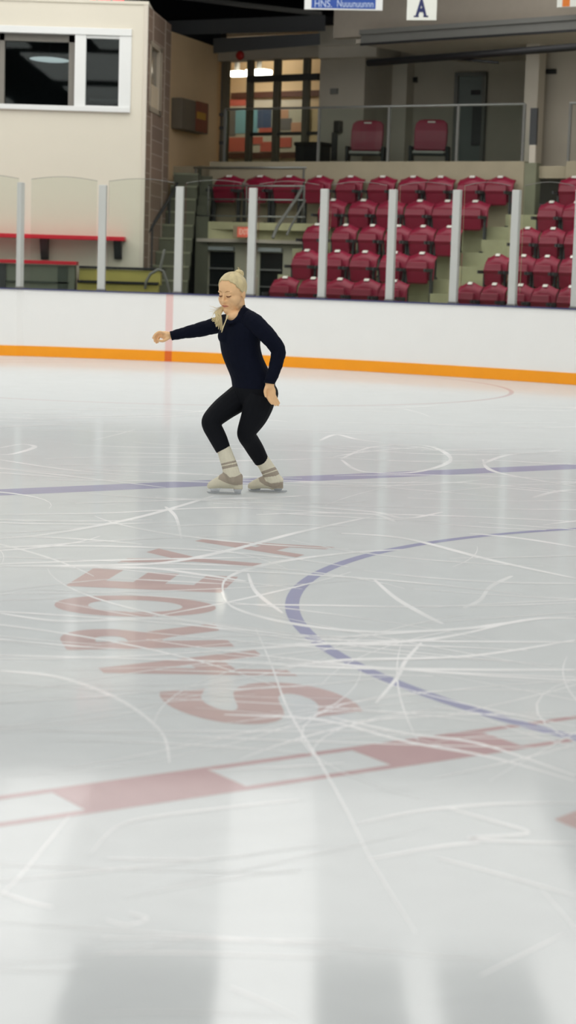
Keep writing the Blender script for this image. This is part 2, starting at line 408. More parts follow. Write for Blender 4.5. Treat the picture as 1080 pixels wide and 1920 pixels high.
# ================================================================== press booth on the left
fb_ = Fr((0, 31.4), 0)
xr = at(272, 240, 31.4).x; zt = fb_.hit(272, 10)[1] + .01
def hx(px, py): return fb_.hit(px, py)[0]
def hz(px, py): return fb_.hit(px, py)[1]
wx0, wx1 = -12.0, hx(246, 130)
wz0, wz1 = hz(120, 208), hz(120, 51)
mb = MB()
mb.box(-12, xr, 31.4, 31.52, 0, wz0); mb.box(-12, xr, 31.4, 31.52, wz1, zt); mb.box(wx1, xr, 31.4, 31.52, wz0, wz1)
struct('wall_booth', mb, CREAM)
mb = MB().box(-12, xr + .02, 31.38, 33.9, zt, zt + .05); struct('trim_booth_roof', mb, CREAM)
mb = MB().box(xr - .05, xr + .012, 31.385, 31.53, 0, zt); struct('trim_booth_corner', mb, mat('pale_corner_trim', rgb(214, 206, 192), .6))
# window frame
w = empty('window_1', ((wx0 + wx1) / 2, 31.4, wz0)); w['kind'] = 'structure'
mb = MB()
mb.box(wx0, wx1, 31.36, 31.5, wz1 - .11, wz1); mb.box(wx0, wx1, 31.34, 31.5, wz0, wz0 + .08)
obj('frame', mb, WHITEF, w, bevel=.006)
mb = MB().box(hx(140, 130), hx(161, 130), 31.375, 31.5, wz0 + .08, wz1 - .11); obj('mullion', mb, WHITEF, w, bevel=.006)
mb = MB().box(hx(223, 130), wx1, 31.375, 31.5, wz0 + .08, wz1 - .11); mb.box(hx(161, 130), hx(223, 130), 31.40, 31.49, wz1 - .16, wz1 - .11); mb.box(hx(161, 130), hx(223, 130), 31.40, 31.49, wz0 + .08, wz0 + .10); obj('sash', mb, WHITEF, w, bevel=.006)
BG = glass_mat('booth_glass', (.55, .6, .6, 1))
obj('pane', MB().box(hx(161, 130), hx(223, 130), 31.44, 31.445, wz0 + .09, wz1 - .15), BG, w)
obj('pane', MB().box(wx0, hx(127, 130), 31.60, 31.605, wz0 + .06, wz1 - .2), BG, w)
mb = MB().box(wx0, hx(139, 130), 31.52, 31.66, wz1 - .22, wz1); mb.box(hx(127, 130), hx(140, 130), 31.52, 31.66, wz0, wz1); mb.box(hx(0, 130) - .03, hx(6, 130), 31.52, 31.64, wz0, wz1)
obj('inner_sash', mb, mat('grey_inner_sash', rgb(128, 124, 116), .5), w)
# dark room behind it
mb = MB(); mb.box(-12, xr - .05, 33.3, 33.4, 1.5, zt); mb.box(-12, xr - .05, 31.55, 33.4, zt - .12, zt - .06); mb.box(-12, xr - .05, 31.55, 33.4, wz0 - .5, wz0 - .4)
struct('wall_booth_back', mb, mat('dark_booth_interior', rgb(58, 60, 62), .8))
lp = at(93, 112, 32.0)
mb = MB().ellipsoid(lp, ((.33, 0, -.012), (0, .10, 0), (0, 0, .045)), 24, 10)  # glowing lens shape added to draw the white streak in the window
t = obj('booth_streak', mb, mat('booth_streak_glow', (1, 1, 1, 1), .4, emit=((.95, 1, 1, 1), 1.6)), smooth=True); setp(t, 'slim white glowing streak in the dark booth window', 'lamp')
obj('hanger', MB().cyl(lp, (lp.x, lp.y, zt - .12), .006), STEELD, t)  # rod added to carry the glowing streak shape
dp = at(205, 120, 32.6); t = obj('booth_shelf', MB().box(dp.x - .3, dp.x + .22, 32.5, 32.9, dp.z - .62, dp.z - .58), STEEL); setp(t, 'small grey shelf in the dark room behind the booth window', 'shelf')
for zz in (-.5, -.25):
    pass
# brick side wall with a narrow window
BR = bpy.data.materials.new('brown_brick'); BR.use_nodes = True
nt = BR.node_tree; bs = nt.nodes['Principled BSDF']; bs.inputs['Roughness'].default_value = .8
bt = nt.nodes.new('ShaderNodeTexBrick'); tc = nt.nodes.new('ShaderNodeTexCoord'); mp = nt.nodes.new('ShaderNodeMapping')
mp.inputs['Rotation'].default_value = (math.pi / 2, 0, math.pi / 2)
bt.inputs['Color1'].default_value = rgb(150, 128, 112); bt.inputs['Color2'].default_value = rgb(132, 112, 100); bt.inputs['Mortar'].default_value = rgb(190, 175, 160)
bt.inputs['Scale'].default_value = 2.2; bt.inputs['Mortar Size'].default_value = .012
nt.links.new(tc.outputs['Object'], mp.inputs['Vector']); nt.links.new(mp.outputs['Vector'], bt.inputs['Vector']); nt.links.new(bt.outputs['Color'], bs.inputs['Base Color'])
sx1 = at(318, 200, 33.9).x
fside = Fr((xr, 31.53), math.degrees(math.atan2(33.9 - 31.53, sx1 - xr)))
LS = math.hypot(sx1 - xr, 33.9 - 31.53)
def sz(px, py): return fside.hit(px, py)[1]
a0, a1 = .25, 1.45
b0, b1 = sz(288, 212), sz(288, 80)
mb = MB(); mb.fbox(fside, 0, LS, 0, .12, 0, b0); mb.fbox(fside, 0, LS, 0, .12, b1, zt); mb.fbox(fside, 0, a0, 0, .12, b0, b1); mb.fbox(fside, a1, LS, 0, .12, b0, b1)
struct('wall_booth_side', mb, BR)
w = empty('window_2', fside.P(.8, 0, b0)); w['kind'] = 'structure'
mb = MB()
mb.fbox(fside, a0, a0 + .1, -.015, .1, b0, b1); mb.fbox(fside, a1 - .28, a1, -.015, .1, b0, b1); mb.fbox(fside, a0, a1, -.015, .1, b1 - .08, b1); mb.fbox(fside, a0, a1, -.015, .1, b0, b0 + .08)
obj('frame', mb, mat('beige_frame', rgb(176, 164, 146), .5), w)
obj('pane', MB().fbox(fside, a0 + .1, a1 - .28, .04, .05, b0 + .08, b1 - .08), mat('side_window_pane', rgb(122, 118, 108), .15), w)
obj('blind', MB().fbox(fside, a0 + .1, a1 - .28, .015, .03, b0 + .08, b0 + .45), mat('cream_blind', rgb(216, 200, 174), .7), w)
# red counter with brackets, red bench, stepped platform
t = empty('wall_counter', at(100, 450, 31.2)); setp(t, 'long red counter top held on dark brackets along the cream booth wall', 'counter')
z1 = fb_.hit(100, 440, -.35)[1]; z0 = fb_.hit(100, 448, -.35)[1]; x1 = fb_.hit(233, 447, -.35)[0]
obj('counter_top', MB().box(-12, x1, 31.05, 31.4, z0, z1), REDL, t, bevel=.008)
for px in (83, 221):
    ua = fb_.hit(px - 7, 470, -.12)[0]; ub = fb_.hit(px + 7, 470, -.12)[0]; zb = fb_.hit(px, 486, -.05)[1]
    m_ = MB(); m_.hexa([(ua, 31.33, zb), (ub, 31.33, zb), (ub, 31.4, zb), (ua, 31.4, zb), (ua, 31.12, z0), (ub, 31.12, z0), (ub, 31.4, z0), (ua, 31.4, z0)])
    obj('bracket', m_, STEELD, t)
fq = Fr((0, 30.75), 0)
t = empty('timekeeper_bench', at(60, 540, 30.9)); setp(t, 'low bench with red top and grey-green panelled front below the red counter', 'bench')
x1 = fq.hit(143, 492)[0]; z1 = fq.hit(70, 488)[1]; z0 = fq.hit(70, 495)[1]
obj('seat_top', MB().box(-12, x1, 30.75, 31.1, z0, z1), REDL, t, bevel=.006)
GG = mat('grey_green_panel', rgb(118, 124, 110), .6, noise=.08)
obj('front_panel', MB().box(-12, x1 - .03, 30.82, 31.05, .02, z0 - .005), GG, t)
m_ = MB().box(-12, x1 - .12, 30.80, 30.82, z0 - .3, z0 - .27); m_.box(x1 - .3, x1 - .14, 30.80, 30.82, .5, z0 - .03)
obj('panel_rail', m_, mat('dark_green_rail', rgb(70, 78, 70), .6), t)
x2 = fq.hit(10, 520)[0]
obj('end_panel', MB().box(-12, x2, 30.79, 30.82, .5, z0 - .02), STEELD, t)
t = empty('step_platform', at(220, 545, 30.9)); setp(t, 'olive yellow steps with black nosings beside the red bench', 'steps')
OLV = mat('olive_yellow_paint', rgb(186, 176, 96), .7, noise=.12, scale=3)
xa = x1 + .02; xb = fq.hit(305, 510)[0]; xb2 = fq.hit(296, 535)[0]
z2 = fq.hit(220, 501)[1]; z3 = fq.hit(220, 528)[1]
obj('riser', MB().box(xa, xb2, 30.78, 31.1, .02, z3 - .04), OLV, t); obj('riser', MB().box(xa, xb - .05, 31.0, 31.3, z3 - .04, z2 - .04), OLV, t)
obj('nosing', MB().box(xa, xb2, 30.74, 31.1, z3 - .035, z3 + .005), BLACK, t, bevel=.006); obj('nosing', MB().box(xa, xb, 30.97, 31.3, z2 - .035, z2 + .005), BLACK, t, bevel=.006)
t = empty('curved_handrail', at(295, 545, 30.7)); setp(t, 'grey bent-tube handrail at the right end of the olive steps', 'handrail')
def atp(l, Y): return [at(x, y, Y) for x, y in l]
obj('rail', MB().tube(atp([(272, 540), (274, 528), (282, 514), (296, 505), (306, 508), (312, 525), (318, 548)], 30.7), .022, 8), STEEL, t, smooth=True)
obj('stanchion', MB().tube(atp([(300, 506), (308, 470)], 30.75), .022, 8), STEEL, t, smooth=True)

# ================================================================== seat blocks
FS = Fr((.682, 30.0), -30)
RISE, GO, Z0 = .44, .85, .50
def zk(k): return Z0 + RISE * k
mb = MB()
left_end = [-1.33, -1.43, -1.72, -1.95, -4.65]
for k in range(5):
    mb.fbox(FS, left_end[k], 8, GO * k - .66, GO * 4 + .35, 0 if k < 4 else zk(3) - .05 if False else 0, zk(k)) if k < 4 else mb.fbox(FS, -2.2, 8, GO * k - .66, GO * 4 + .35, 0, zk(k))
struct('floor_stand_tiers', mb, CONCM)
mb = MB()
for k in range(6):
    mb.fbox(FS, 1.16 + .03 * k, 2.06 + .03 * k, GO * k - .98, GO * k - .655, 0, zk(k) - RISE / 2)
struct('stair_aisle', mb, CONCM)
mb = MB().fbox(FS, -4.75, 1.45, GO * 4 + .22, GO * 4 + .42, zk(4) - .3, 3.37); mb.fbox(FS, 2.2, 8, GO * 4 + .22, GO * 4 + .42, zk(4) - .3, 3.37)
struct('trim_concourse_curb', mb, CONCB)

# one seat, in its own coordinates: x along the row, y away from the ice, origin on the tread under the back
def seat_parts():
    n, mrow = 16, 10
    w = .485
    def top(x): return .80 + .065 * math.cos(math.pi * min(1, abs(x) / (w / 2))) * .5 + .03
    front, back = [], []
    for j in range(mrow + 1):
        f = j / mrow
        for i in range(n + 1):
            x = (i / n - .5) * w
            zt_ = top(x); z = .42 + (zt_ - .42) * f
            y = .02 + .05 * f - .02 * math.cos(math.pi * x / w) + (.075 * max(0, (f - .72) / .28) ** 1.3)
            if f > .70: y -= .035 * math.sin(math.pi * min(1, (f - .70) / .12)) if f < .82 else 0
            front.append(Vector((x, y, z)))
            back.append(Vector((x, y + .035, z - .004)))
    vs = front + back; N = len(front); fs = []
    for j in range(mrow):
        for i in range(n):
            a = j * (n + 1) + i; q = (a, a + 1, a + n + 2, a + n + 1)
            fs.append(q); fs.append(tuple(N + k for k in reversed(q)))
    for i in range(n):
        a = i; fs.append((a + 1, a, N + a, N + a + 1)); a = mrow * (n + 1) + i; fs.append((a, a + 1, N + a + 1, N + a))
    for j in range(mrow):
        a = j * (n + 1); b = a + n + 1; fs.append((a, b, N + b, N + a)); a += n; b += n; fs.append((b, a, N + a, N + b))
    backm = MB().add(vs, fs)
    pan = MB(); W2 = .175
    R = []
    for zz, y0, y1, ww in ((.36, -.03, .0, .14), (.38, -.06, .0, W2), (.55, -.085, -.02, W2 + .01), (.60, -.11, -.02, W2 + .012), (.63, -.10, -.02, W2 + .01), (.70, -.085, -.03, W2), (.715, -.06, -.04, W2 - .02)):
        R.append([Vector((-ww, y0, zz)), Vector((ww, y0, zz)), Vector((ww, y1, zz)), Vector((-ww, y1, zz))])
    pan.rings(R)
    plate = MB().hexa([(-.045, .062, .825), (.045, .062, .825), (.045, .085, .825), (-.045, .085, .825), (-.045, .10, .862), (.045, .10, .862), (.045, .12, .862), (-.045, .12, .862)])
    arms = []
    for s_ in (-1, 1):
        a = MB(); x0, x1 = sorted((s_ * .205, s_ * .238))
        a.box(x0, x1, -.02, .06, 0, .58); a.box(x0, x1, -.24, .06, .55, .60); a.box(x0, x1, -.14, .10, 0, .03)
        arms.append(a)
    return backm, pan, plate, arms
proto = None
def make_proto():
    bm_, pan, plate, arms = seat_parts()
    t = empty('stadium_seat', (0, 0, 0))
    obj('backrest', bm_, MAROON, t, smooth=True, local=True); obj('seat_pan', pan, MAROON2, t, bevel=.012, local=True)
    p = obj('number_plate', plate, PLATE, t, local=True); p['label'] = 'white number plate'
    for a in arms: obj('armrest', a, SEATFR, t, local=True)
    return t
def dup(root):
    r = root.copy(); COL.objects.link(r)
    for ch in root.children:
        c = ch.copy(); COL.objects.link(c); c.parent = r
    return r
proto = make_proto(); first = [True]
ORD = ['', 'first', 'second', 'third', 'fourth', 'fifth', 'sixth', 'seventh', 'eighth', 'ninth', 'tenth', 'eleventh']
RN = ['front', 'second', 'third', 'fourth', 'top']
def seat(loc, rz, sx, label, group):
    r = proto if first[0] else dup(proto); first[0] = False
    r.location = loc; r.rotation_euler = (0, 0, rz); r.scale = (sx, 1, 1)
    setp(r, label, 'seat', group)
Lblk = [[-.987, -.476, 0, .467, .947], [-1.091, -.531, -.029, .503, .979], [-1.398, -.855, -.36, .118, .56, 1.023], [-1.581, -.997, -.47, .062, .569, 1.069], [-2.345, -1.718, -1.092, -.509, .015, .6, 1.114]]
Rblk = [[2.216, 2.615, 3.035, 3.424, 3.83, 4.24], [2.268, 2.698, 3.081, 3.49, 3.9], [2.374, 2.802, 3.22, 3.63], [2.402, 2.83, 3.26], [2.429, 2.95]]
for k in range(5):
    d = GO * k - .06; zr = zk(k)
    row = Lblk[k]; n = len(row); gap = lambda r: min(b - a for a, b in zip(r, r[1:])) / .497
    for i, u in enumerate(row):
        j = n - i
        l = f'maroon folding seat, {ORD[j]} left of the stair aisle in the {RN[k]} row' if j > 1 else f'maroon folding seat beside the stair aisle, its left side, in the {RN[k]} row'
        seat(FS.P(u, d, zr), FS.yaw, gap(row), l, 'maroon seats left of the stair aisle')
    for i, u in enumerate(Rblk[k]):
        j = i + 1
        l = f'maroon folding seat, {ORD[j]} right of the stair aisle in the {RN[k]} row' if j > 1 else f'maroon folding seat beside the stair aisle, its right side, in the {RN[k]} row'
        seat(FS.P(u, d, zr), FS.yaw, gap(Rblk[k]), l, 'maroon seats right of the stair aisle')
for i, (u, l) in enumerate(zip([-4.208, -3.557, -2.952], ['leftmost maroon folding seat on the ledge above the portal doors', 'middle maroon folding seat on the ledge above the portal doors', 'right maroon folding seat of three on the ledge above the portal doors'])):
    seat(FS.P(u, GO * 4 - .06, zk(4)), FS.yaw, 1.18, l, 'three maroon seats above the portal doors')
# two wider seats on the concourse
FZ = 3.30
for px, l in ((687, 'maroon concourse seat behind the railing, left of the pair'), (806, 'maroon concourse seat behind the railing, right of the pair near the dark door')):
    u, z = FS.hit(px, 300, 5.0)
    t = empty('concourse_chair', FS.P(u, 5.0, FZ), math.radians(-14)); t.scale = (1.12, 1, 1); setp(t, l, 'seat', 'pair of maroon seats on the concourse')
    R = []
    for zz, y0, y1, ww in ((.33, -.06, .02, .22), (.36, -.10, .03, .25), (.5, -.06, .06, .26), (.7, -.02, .09, .265), (.83, .02, .10, .25), (.885, .04, .11, .2), (.90, .06, .11, .12)):
        R.append([Vector((-ww, y0, zz)), Vector((ww, y0, zz)), Vector((ww, y1, zz)), Vector((-ww, y1, zz))])
    obj('backrest', MB().rings(R), MAROON, t, bevel=.02, local=True)
    p = obj('number_plate', MB().box(-.06, .06, .015, .03, .84, .865), PLATE, t, local=True); p['label'] = 'white number plate'
    obj('seat_pan', MB().box(-.26, .26, -.22, -.02, .25, .31), SEATFR, t, bevel=.02, local=True)
    obj('seat_edge', MB().box(-.25, .25, -.24, -.215, .29, .33), mat('pale_grey_edge', rgb(170, 165, 160), .5), t, local=True)
    for s_ in (-1, 1):
        a = MB(); x0, x1 = sorted((s_ * .27, s_ * .32)); a.box(x0, x1, -.2, .05, 0, .42); obj('armrest', a, BLACK, t, bevel=.01, local=True)

# ================================================================== portal (vomitory) with doors, left of the seats
dS = GO * 4 - .75
zl_top = FS.hit(470, 404, dS)[1]; zl_bot = FS.hit(470, 431, dS)[1]
mb = MB().fbox(FS, -4.75, -1.9, dS, GO * 4 + .35, zl_bot, zk(4)); struct('floor_portal_ledge', mb, CONC)
FP = Fr(at(470, 450, 34.05), -20)
zb2 = FP.hit(470, 449)[1]; zb1 = FP.hit(470, 430)[1]
mb = MB(); ua, _ = FP.hit(352, 440); ub, _ = FP.hit(572, 440)
mb.fbox(FP, ua, ub, .02, .35, zb2, max(zb1 + .12, zl_bot)); struct('wall_portal_lintel', mb, CONC)
mb = MB().fbox(FP, ua + .1, ub, -.05, .05, zb2 - .06, zb2); struct('trim_portal_lintel', mb, GREYL)
uc, _ = FP.hit(372, 500); ud, _ = FP.hit(386, 500)
mb = MB().fbox(FP, ua, uc, .02, .6, 0, zb2); struct('wall_portal_jamb', mb, CONC)
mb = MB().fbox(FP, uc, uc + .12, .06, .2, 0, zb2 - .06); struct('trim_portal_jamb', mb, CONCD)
GFR = mat('grey_door_frame', rgb(192, 190, 168), .6)
def portal_door(name, x0, x1, g0, g1):
    a, _ = FP.hit(x0, 500, .14); b, _ = FP.hit(x1, 500, .14); ga, _ = FP.hit(g0, 500, .14); gb, _ = FP.hit(g1, 500, .14); gt = FP.hit(420, 472, .14)[1]
    w = empty(name, FP.P((a + b) / 2, .14, 0)); w['kind'] = 'structure'
    mb = MB(); mb.fbox(FP, a, ga, .14, .20, 0, zb2 - .07); mb.fbox(FP, gb, b, .14, .20, 0, zb2 - .07); mb.fbox(FP, ga, gb, .14, .20, gt, zb2 - .07); mb.fbox(FP, ga, gb, .14, .20, 0, .9)
    obj('door_leaf', mb, GFR, w)
    obj('pane', MB().fbox(FP, ga, gb, .165, .175, .9, gt), mat('dark_door_glass', rgb(26, 30, 32), .12), w)
    obj('door_closer', MB().fbox(FP, ga - .02, gb + .0, .04, .14, gt + .02, gt + .09), mat('silver_door_closer', rgb(176, 184, 184), .4), w, bevel=.008)
    obj('push_bar', MB().fbox(FP, ga + .02, gb - .02, .09, .13, FP.hit(420, 505, .14)[1], FP.hit(420, 502, .14)[1]), RAILM, w)
    obj('push_bar', MB().fbox(FP, ga + .02, gb - .02, .09, .13, FP.hit(420, 536, .14)[1], FP.hit(420, 534, .14)[1]), RAILM, w)
portal_door('door_1', 372, 474, 392, 440); portal_door('door_2', 477, 572, 487, 530)
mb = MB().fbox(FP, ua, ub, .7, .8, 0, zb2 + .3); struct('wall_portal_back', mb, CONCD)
# exit sign over the doors
t = empty('exit_sign', at(452, 447, 34.4)); setp(t, 'small lit red exit sign under the ledge above the portal doors', 'sign')
FE = Fr(at(455, 436, 33.75), -20)
obj('housing', MB().pbox(FE, 437, 423, 472, 447, 0, .1), mat('beige_sign_case', rgb(170, 152, 124), .6), t, bevel=.008)
sgn = mat('red_exit_face', rgb(226, 110, 88), .5, emit=(rgb(235, 105, 85), .35)); obj('face', MB().pbox(FE, 445, 425.5, 470, 445, -.006, 0), sgn, t)
vs, fs = glyph_norm('EXIT', .18, .1); u0, z0 = FE.hit(457, 440, -.01)
obj('lettering', MB().add([FE.P(u0 + v.x, -.009, z0 + v.y) for v in vs], fs), mat('pale_exit_letters', rgb(245, 190, 170), .5, emit=(rgb(250, 190, 170), .3)), t)
# railing on the ledge
t = empty('ledge_railing', FS.P(-3.3, dS + .1, zl_top)); setp(t, 'thin three-bar steel railing on the ledge above the portal doors', 'railing')
for (xa_, ya_), (xb_, yb_) in (((390, 348), (571, 350)), ((390, 373.5), (571, 376.5)), ((358, 404), (572, 406))):
    a, z = FS.hit(xa_, ya_, dS + .1); b, z_ = FS.hit(xb_, yb_, dS + .1)
    obj('rail', MB().cyl(FS.P(a, dS + .1, z), FS.P(b, dS + .1, z), .014, 8), RAILM, t, smooth=True)
for px in (391, 463, 571):
    a, z = FS.hit(px, 348, dS + .1); obj('post', MB().cyl(FS.P(a, dS + .1, zl_top - .05), FS.P(a, dS + .1, z), .014, 8), STEEL, t, smooth=True)
# stair rail sloping down beside the seats
t = empty('sloping_handrail', at(520, 430, 33.4)); setp(t, 'grey sloping handrail descending from the ledge beside the leftmost seats', 'handrail')
obj('rail', MB().tube([at(566, 354, 33.3), at(556, 372, 33.1), at(520, 425, 32.6), at(512, 445, 32.4)], .03, 8), STEEL, t, smooth=True)
obj('lower_rail', MB().tube([at(572, 376, 33.3), at(545, 425, 32.7), at(538, 440, 32.5)], .02, 8), STEEL, t, smooth=True)
# ================================================================== stair flight beside the booth
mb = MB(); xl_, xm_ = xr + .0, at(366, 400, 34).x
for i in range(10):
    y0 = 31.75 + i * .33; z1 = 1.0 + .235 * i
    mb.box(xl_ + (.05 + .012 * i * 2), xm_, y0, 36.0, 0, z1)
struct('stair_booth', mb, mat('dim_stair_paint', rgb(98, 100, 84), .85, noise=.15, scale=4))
nm = MB()
for i in range(10):
    y0 = 31.75 + i * .33; z1 = 1.0 + .235 * i
    nm.box(xl_ + (.05 + .024 * i), xm_, y0 - .01, y0 + .04, z1 - .03, z1 + .004)
struct('trim_stair_nosing', nm, CONCD)
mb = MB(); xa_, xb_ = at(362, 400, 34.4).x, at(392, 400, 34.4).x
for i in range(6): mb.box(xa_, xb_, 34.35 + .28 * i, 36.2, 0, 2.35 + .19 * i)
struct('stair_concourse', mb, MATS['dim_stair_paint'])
t = empty('stair_handrail', at(290, 440, 32)); setp(t, 'dark grey handrail climbing the stairs beside the brick booth wall', 'handrail')
obj('rail', MB().tube([at(262, 455, 31.65), at(285, 425, 32.3), at(318, 372, 33.6), at(332, 345, 34.5)], .028, 8), STEELD, t, smooth=True)
for (x, y, Y) in ((285, 425, 32.3), (318, 372, 33.6)):
    p = at(x, y, Y); obj('post', MB().cyl(p, (p.x, p.y, p.z - .75), .02, 8), STEELD, t)

# ================================================================== concourse behind the stands
mb = MB().fbox(FS, -6.0, 9, GO * 4 + .35, 14, 3.1, FZ); struct('floor_concourse', mb, CONCB)
# tan wall left
A_ = at(316, 200, 35.8); B_ = at(414, 200, 38.4)
FT = Fr(A_, math.degrees(math.atan2(B_.y - A_.y, B_.x - A_.x))); LT = math.hypot(B_.x - A_.x, B_.y - A_.y)
mb = MB().fbox(FT, -.6, LT, 0, .15, 2.6, FT.hit(360, 72)[1]); struct('wall_tan', mb, TAN)
mb = MB().fbox(FT, LT - .02, LT + .1, -.05, .15, FZ, FT.hit(410, 72)[1]); struct('trim_tan_wall', mb, STEEL)
t = empty('hose_cabinet', at(365, 252, 35.5)); setp(t, 'grey wall cabinet with a red and yellow front on the tan wall', 'cabinet')
obj('case', MB().pbox(FT, 342, 183, 390, 252, -.22, -.01), mat('grey_cabinet_paint', rgb(112, 104, 92), .55), t, bevel=.01)
obj('door', MB().pbox(FT, 369, 189, 389, 250, -.235, -.22), mat('cabinet_red', rgb(128, 62, 46), .5), t)
obj('notice', MB().pbox(FT, 370, 209, 386, 226, -.242, -.235), mat('cabinet_yellow', rgb(196, 150, 62), .6), t)
# lobby window wall
FW = Fr(at(505, 210, 37.6), -34)
w = empty('window_3', FW.P(0, 0, FZ)); w['kind'] = 'structure'
MUL = mat('grey_mullion', rgb(110, 106, 94), .5)
zt_w = FW.hit(505, 112)[1]
for x0, x1 in ((416, 424), (461, 469), (511, 520), (566, 575)):
    obj('mullion', MB().pbox(FW, x0, 200, x1, 210, -.06, .06, z0=FZ, z1=zt_w), MUL, w)
ua, _ = FW.hit(418, 200); ub, _ = FW.hit(598, 200)
z1 = FW.hit(520, 141)[1]; z0 = FW.hit(520, 153)[1]
um, _ = FW.hit(465, 200)
obj('transom', MB().fbox(FW, um, ub, -.07, .07, z0, z1), STEELD, w)
zz = FW.hit(520, 251)[1]; obj('glazing_bar', MB().fbox(FW, um, ub, -.04, .04, zz - .03, zz + .03), STEELD, w)
zz = FW.hit(520, 308)[1]; obj('glazing_bar', MB().fbox(FW, ua, ub, -.04, .04, zz - .03, zz + .03), STEELD, w)
obj('pane', MB().fbox(FW, ua, ub, -.006, .006, FZ, zt_w), glass_mat('lobby_glass', (.95, .96, .95, 1)), w)
mb = MB().fbox(FW, ua - .1, ub + .3, -.1, .2, zt_w, zt_w + .42); struct('wall_lobby_header', mb, GREYW)
mb = MB().fbox(FW, ua - 2.4, ua - .1, .02, .2, zt_w, zt_w + .75); mb.fbox(FW, ua - 2.4, ub + .3, .02, 3.0, zt_w + .62, zt_w + .75); mb.fbox(FW, ua - 2.4, ua - 2.05, .02, 3.0, FZ, zt_w + .7); struct('wall_lobby_roof', mb, DARK)
# lobby: lit room with posters
LB = 2.6
mb = MB().fbox(FW, ua - 2.0, ub, LB, LB + .1, FZ - .1, zt_w + .6); struct('wall_lobby', mb, mat('lobby_wall_cream', rgb(236, 214, 178), .7))
mb = MB().fbox(FW, ua - 2.0, ua - 1.9, .25, LB, FZ - .1, zt_w + .6); mb.fbox(FW, ub + .1, ub + .2, .25, LB, FZ - .1, zt_w + .6); struct('wall_lobby_side', mb, MATS['lobby_wall_cream'])
mb = MB().fbox(FW, ua - 2.0, ub + .2, .25, LB + .1, zt_w + .5, zt_w + .6); struct('ceiling_lobby', mb, MATS['lobby_wall_cream'])
LAMP = mat('lobby_tube_glow', (1, 1, 1, 1), .4, emit=((1, .93, .80, 1), 18))
for x0, x1, y, l in ((432, 462, 140, 'short glowing lamp under the lobby ceiling, left'), (470, 506, 137, 'brighter glowing lamp under the lobby ceiling beside the first mullion')):
    u0, z0 = FW.hit(x0, y, 1.7); u1, _ = FW.hit(x1, y, 1.7)
    t = obj('lobby_lamp', MB().fbox(FW, u0, u1, 1.5, 1.8, z0 - .04, z0 + .05), LAMP, bevel=.02); setp(t, l, 'lamp', 'glowing lobby lamps')
    obj('hanger', MB().fbox(FW, (u0 + u1) / 2 - .03, (u0 + u1) / 2 + .03, 1.6, 1.7, z0 + .05, zt_w + .5), STEEL, t)
def lobby_panel(name, x0, y0, x1, y1, m, d=LB - .03, th=.03): return MB().pbox(FW, x0, y0, x1, y1, d, d + th), m
PALE = mat('poster_white', rgb(226, 220, 205), .5); SKYB = mat('poster_sky_blue', rgb(150, 205, 225), .5); NAVY = mat('poster_slate_blue', rgb(88, 104, 140), .5); CORAL = mat('poster_coral', rgb(222, 116, 104), .5); BRN = mat('poster_brown_rail', rgb(92, 54, 44), .6); GRN = mat('poster_grey', rgb(132, 128, 130), .5); PCH = mat('poster_peach', rgb(228, 176, 148), .5)
posters = [(424, 192, 463, 292, 'tall poster of pale blue, grey and coral behind the lobby glass, first bay', [((425, 205, 441, 255), GRN), ((442, 205, 461, 250), SKYB), ((428, 258, 463, 284), CORAL), ((430, 186, 460, 198), CORAL)]),
 (468, 188, 511, 292, 'poster with slate blue figure shapes behind the lobby glass, second bay', [((468, 204, 482, 250), SKYB), ((483, 206, 508, 240), NAVY), ((486, 240, 510, 250), CORAL), ((470, 257, 492, 270), CORAL), ((488, 266, 511, 284), CORAL)]),
 (518, 188, 566, 294, 'poster with peach and grey shapes behind the lobby glass, third bay', [((521, 206, 540, 226), PCH), ((526, 222, 546, 244), GRN), ((546, 230, 565, 250), PCH), ((521, 258, 546, 276), CORAL)])]
for x0, y0, x1, y1, l, pts in posters:
    m_ = MB().pbox(FW, x0, y0, x1, y1, LB - .04, LB - .005); t = obj('poster', m_, PALE); setp(t, l, 'poster', 'posters on the lobby wall')
    for i, (q, mm) in enumerate(pts):
        obj('colour_patch', MB().pbox(FW, *q, LB - .05 - .002 * i, LB - .04), mm, t)
for (x0, y0, x1, y1), l in (((433, 171, 600, 183), 'upper dark brown rail along the lobby wall'), ((427, 286, 560, 297), 'lower dark brown rail along the lobby wall')):
    ua_, za_ = FW.hit(x0, y0, LB - .1); ub_, zb_ = FW.hit(x1, y1, LB - .1)
    t = obj('wall_rail', MB().fbox(FW, ua_, ub_, LB - .1, LB - .055, (za_ + zb_) / 2 - .06, (za_ + zb_) / 2 + .06), BRN); setp(t, l, 'rail')
t = obj('blue_banner', MB().pbox(FW, 572, 204, 579, 250, LB - .05, LB - .02), SKYB); setp(t, 'narrow pale blue banner at the right end of the lobby wall', 'banner')
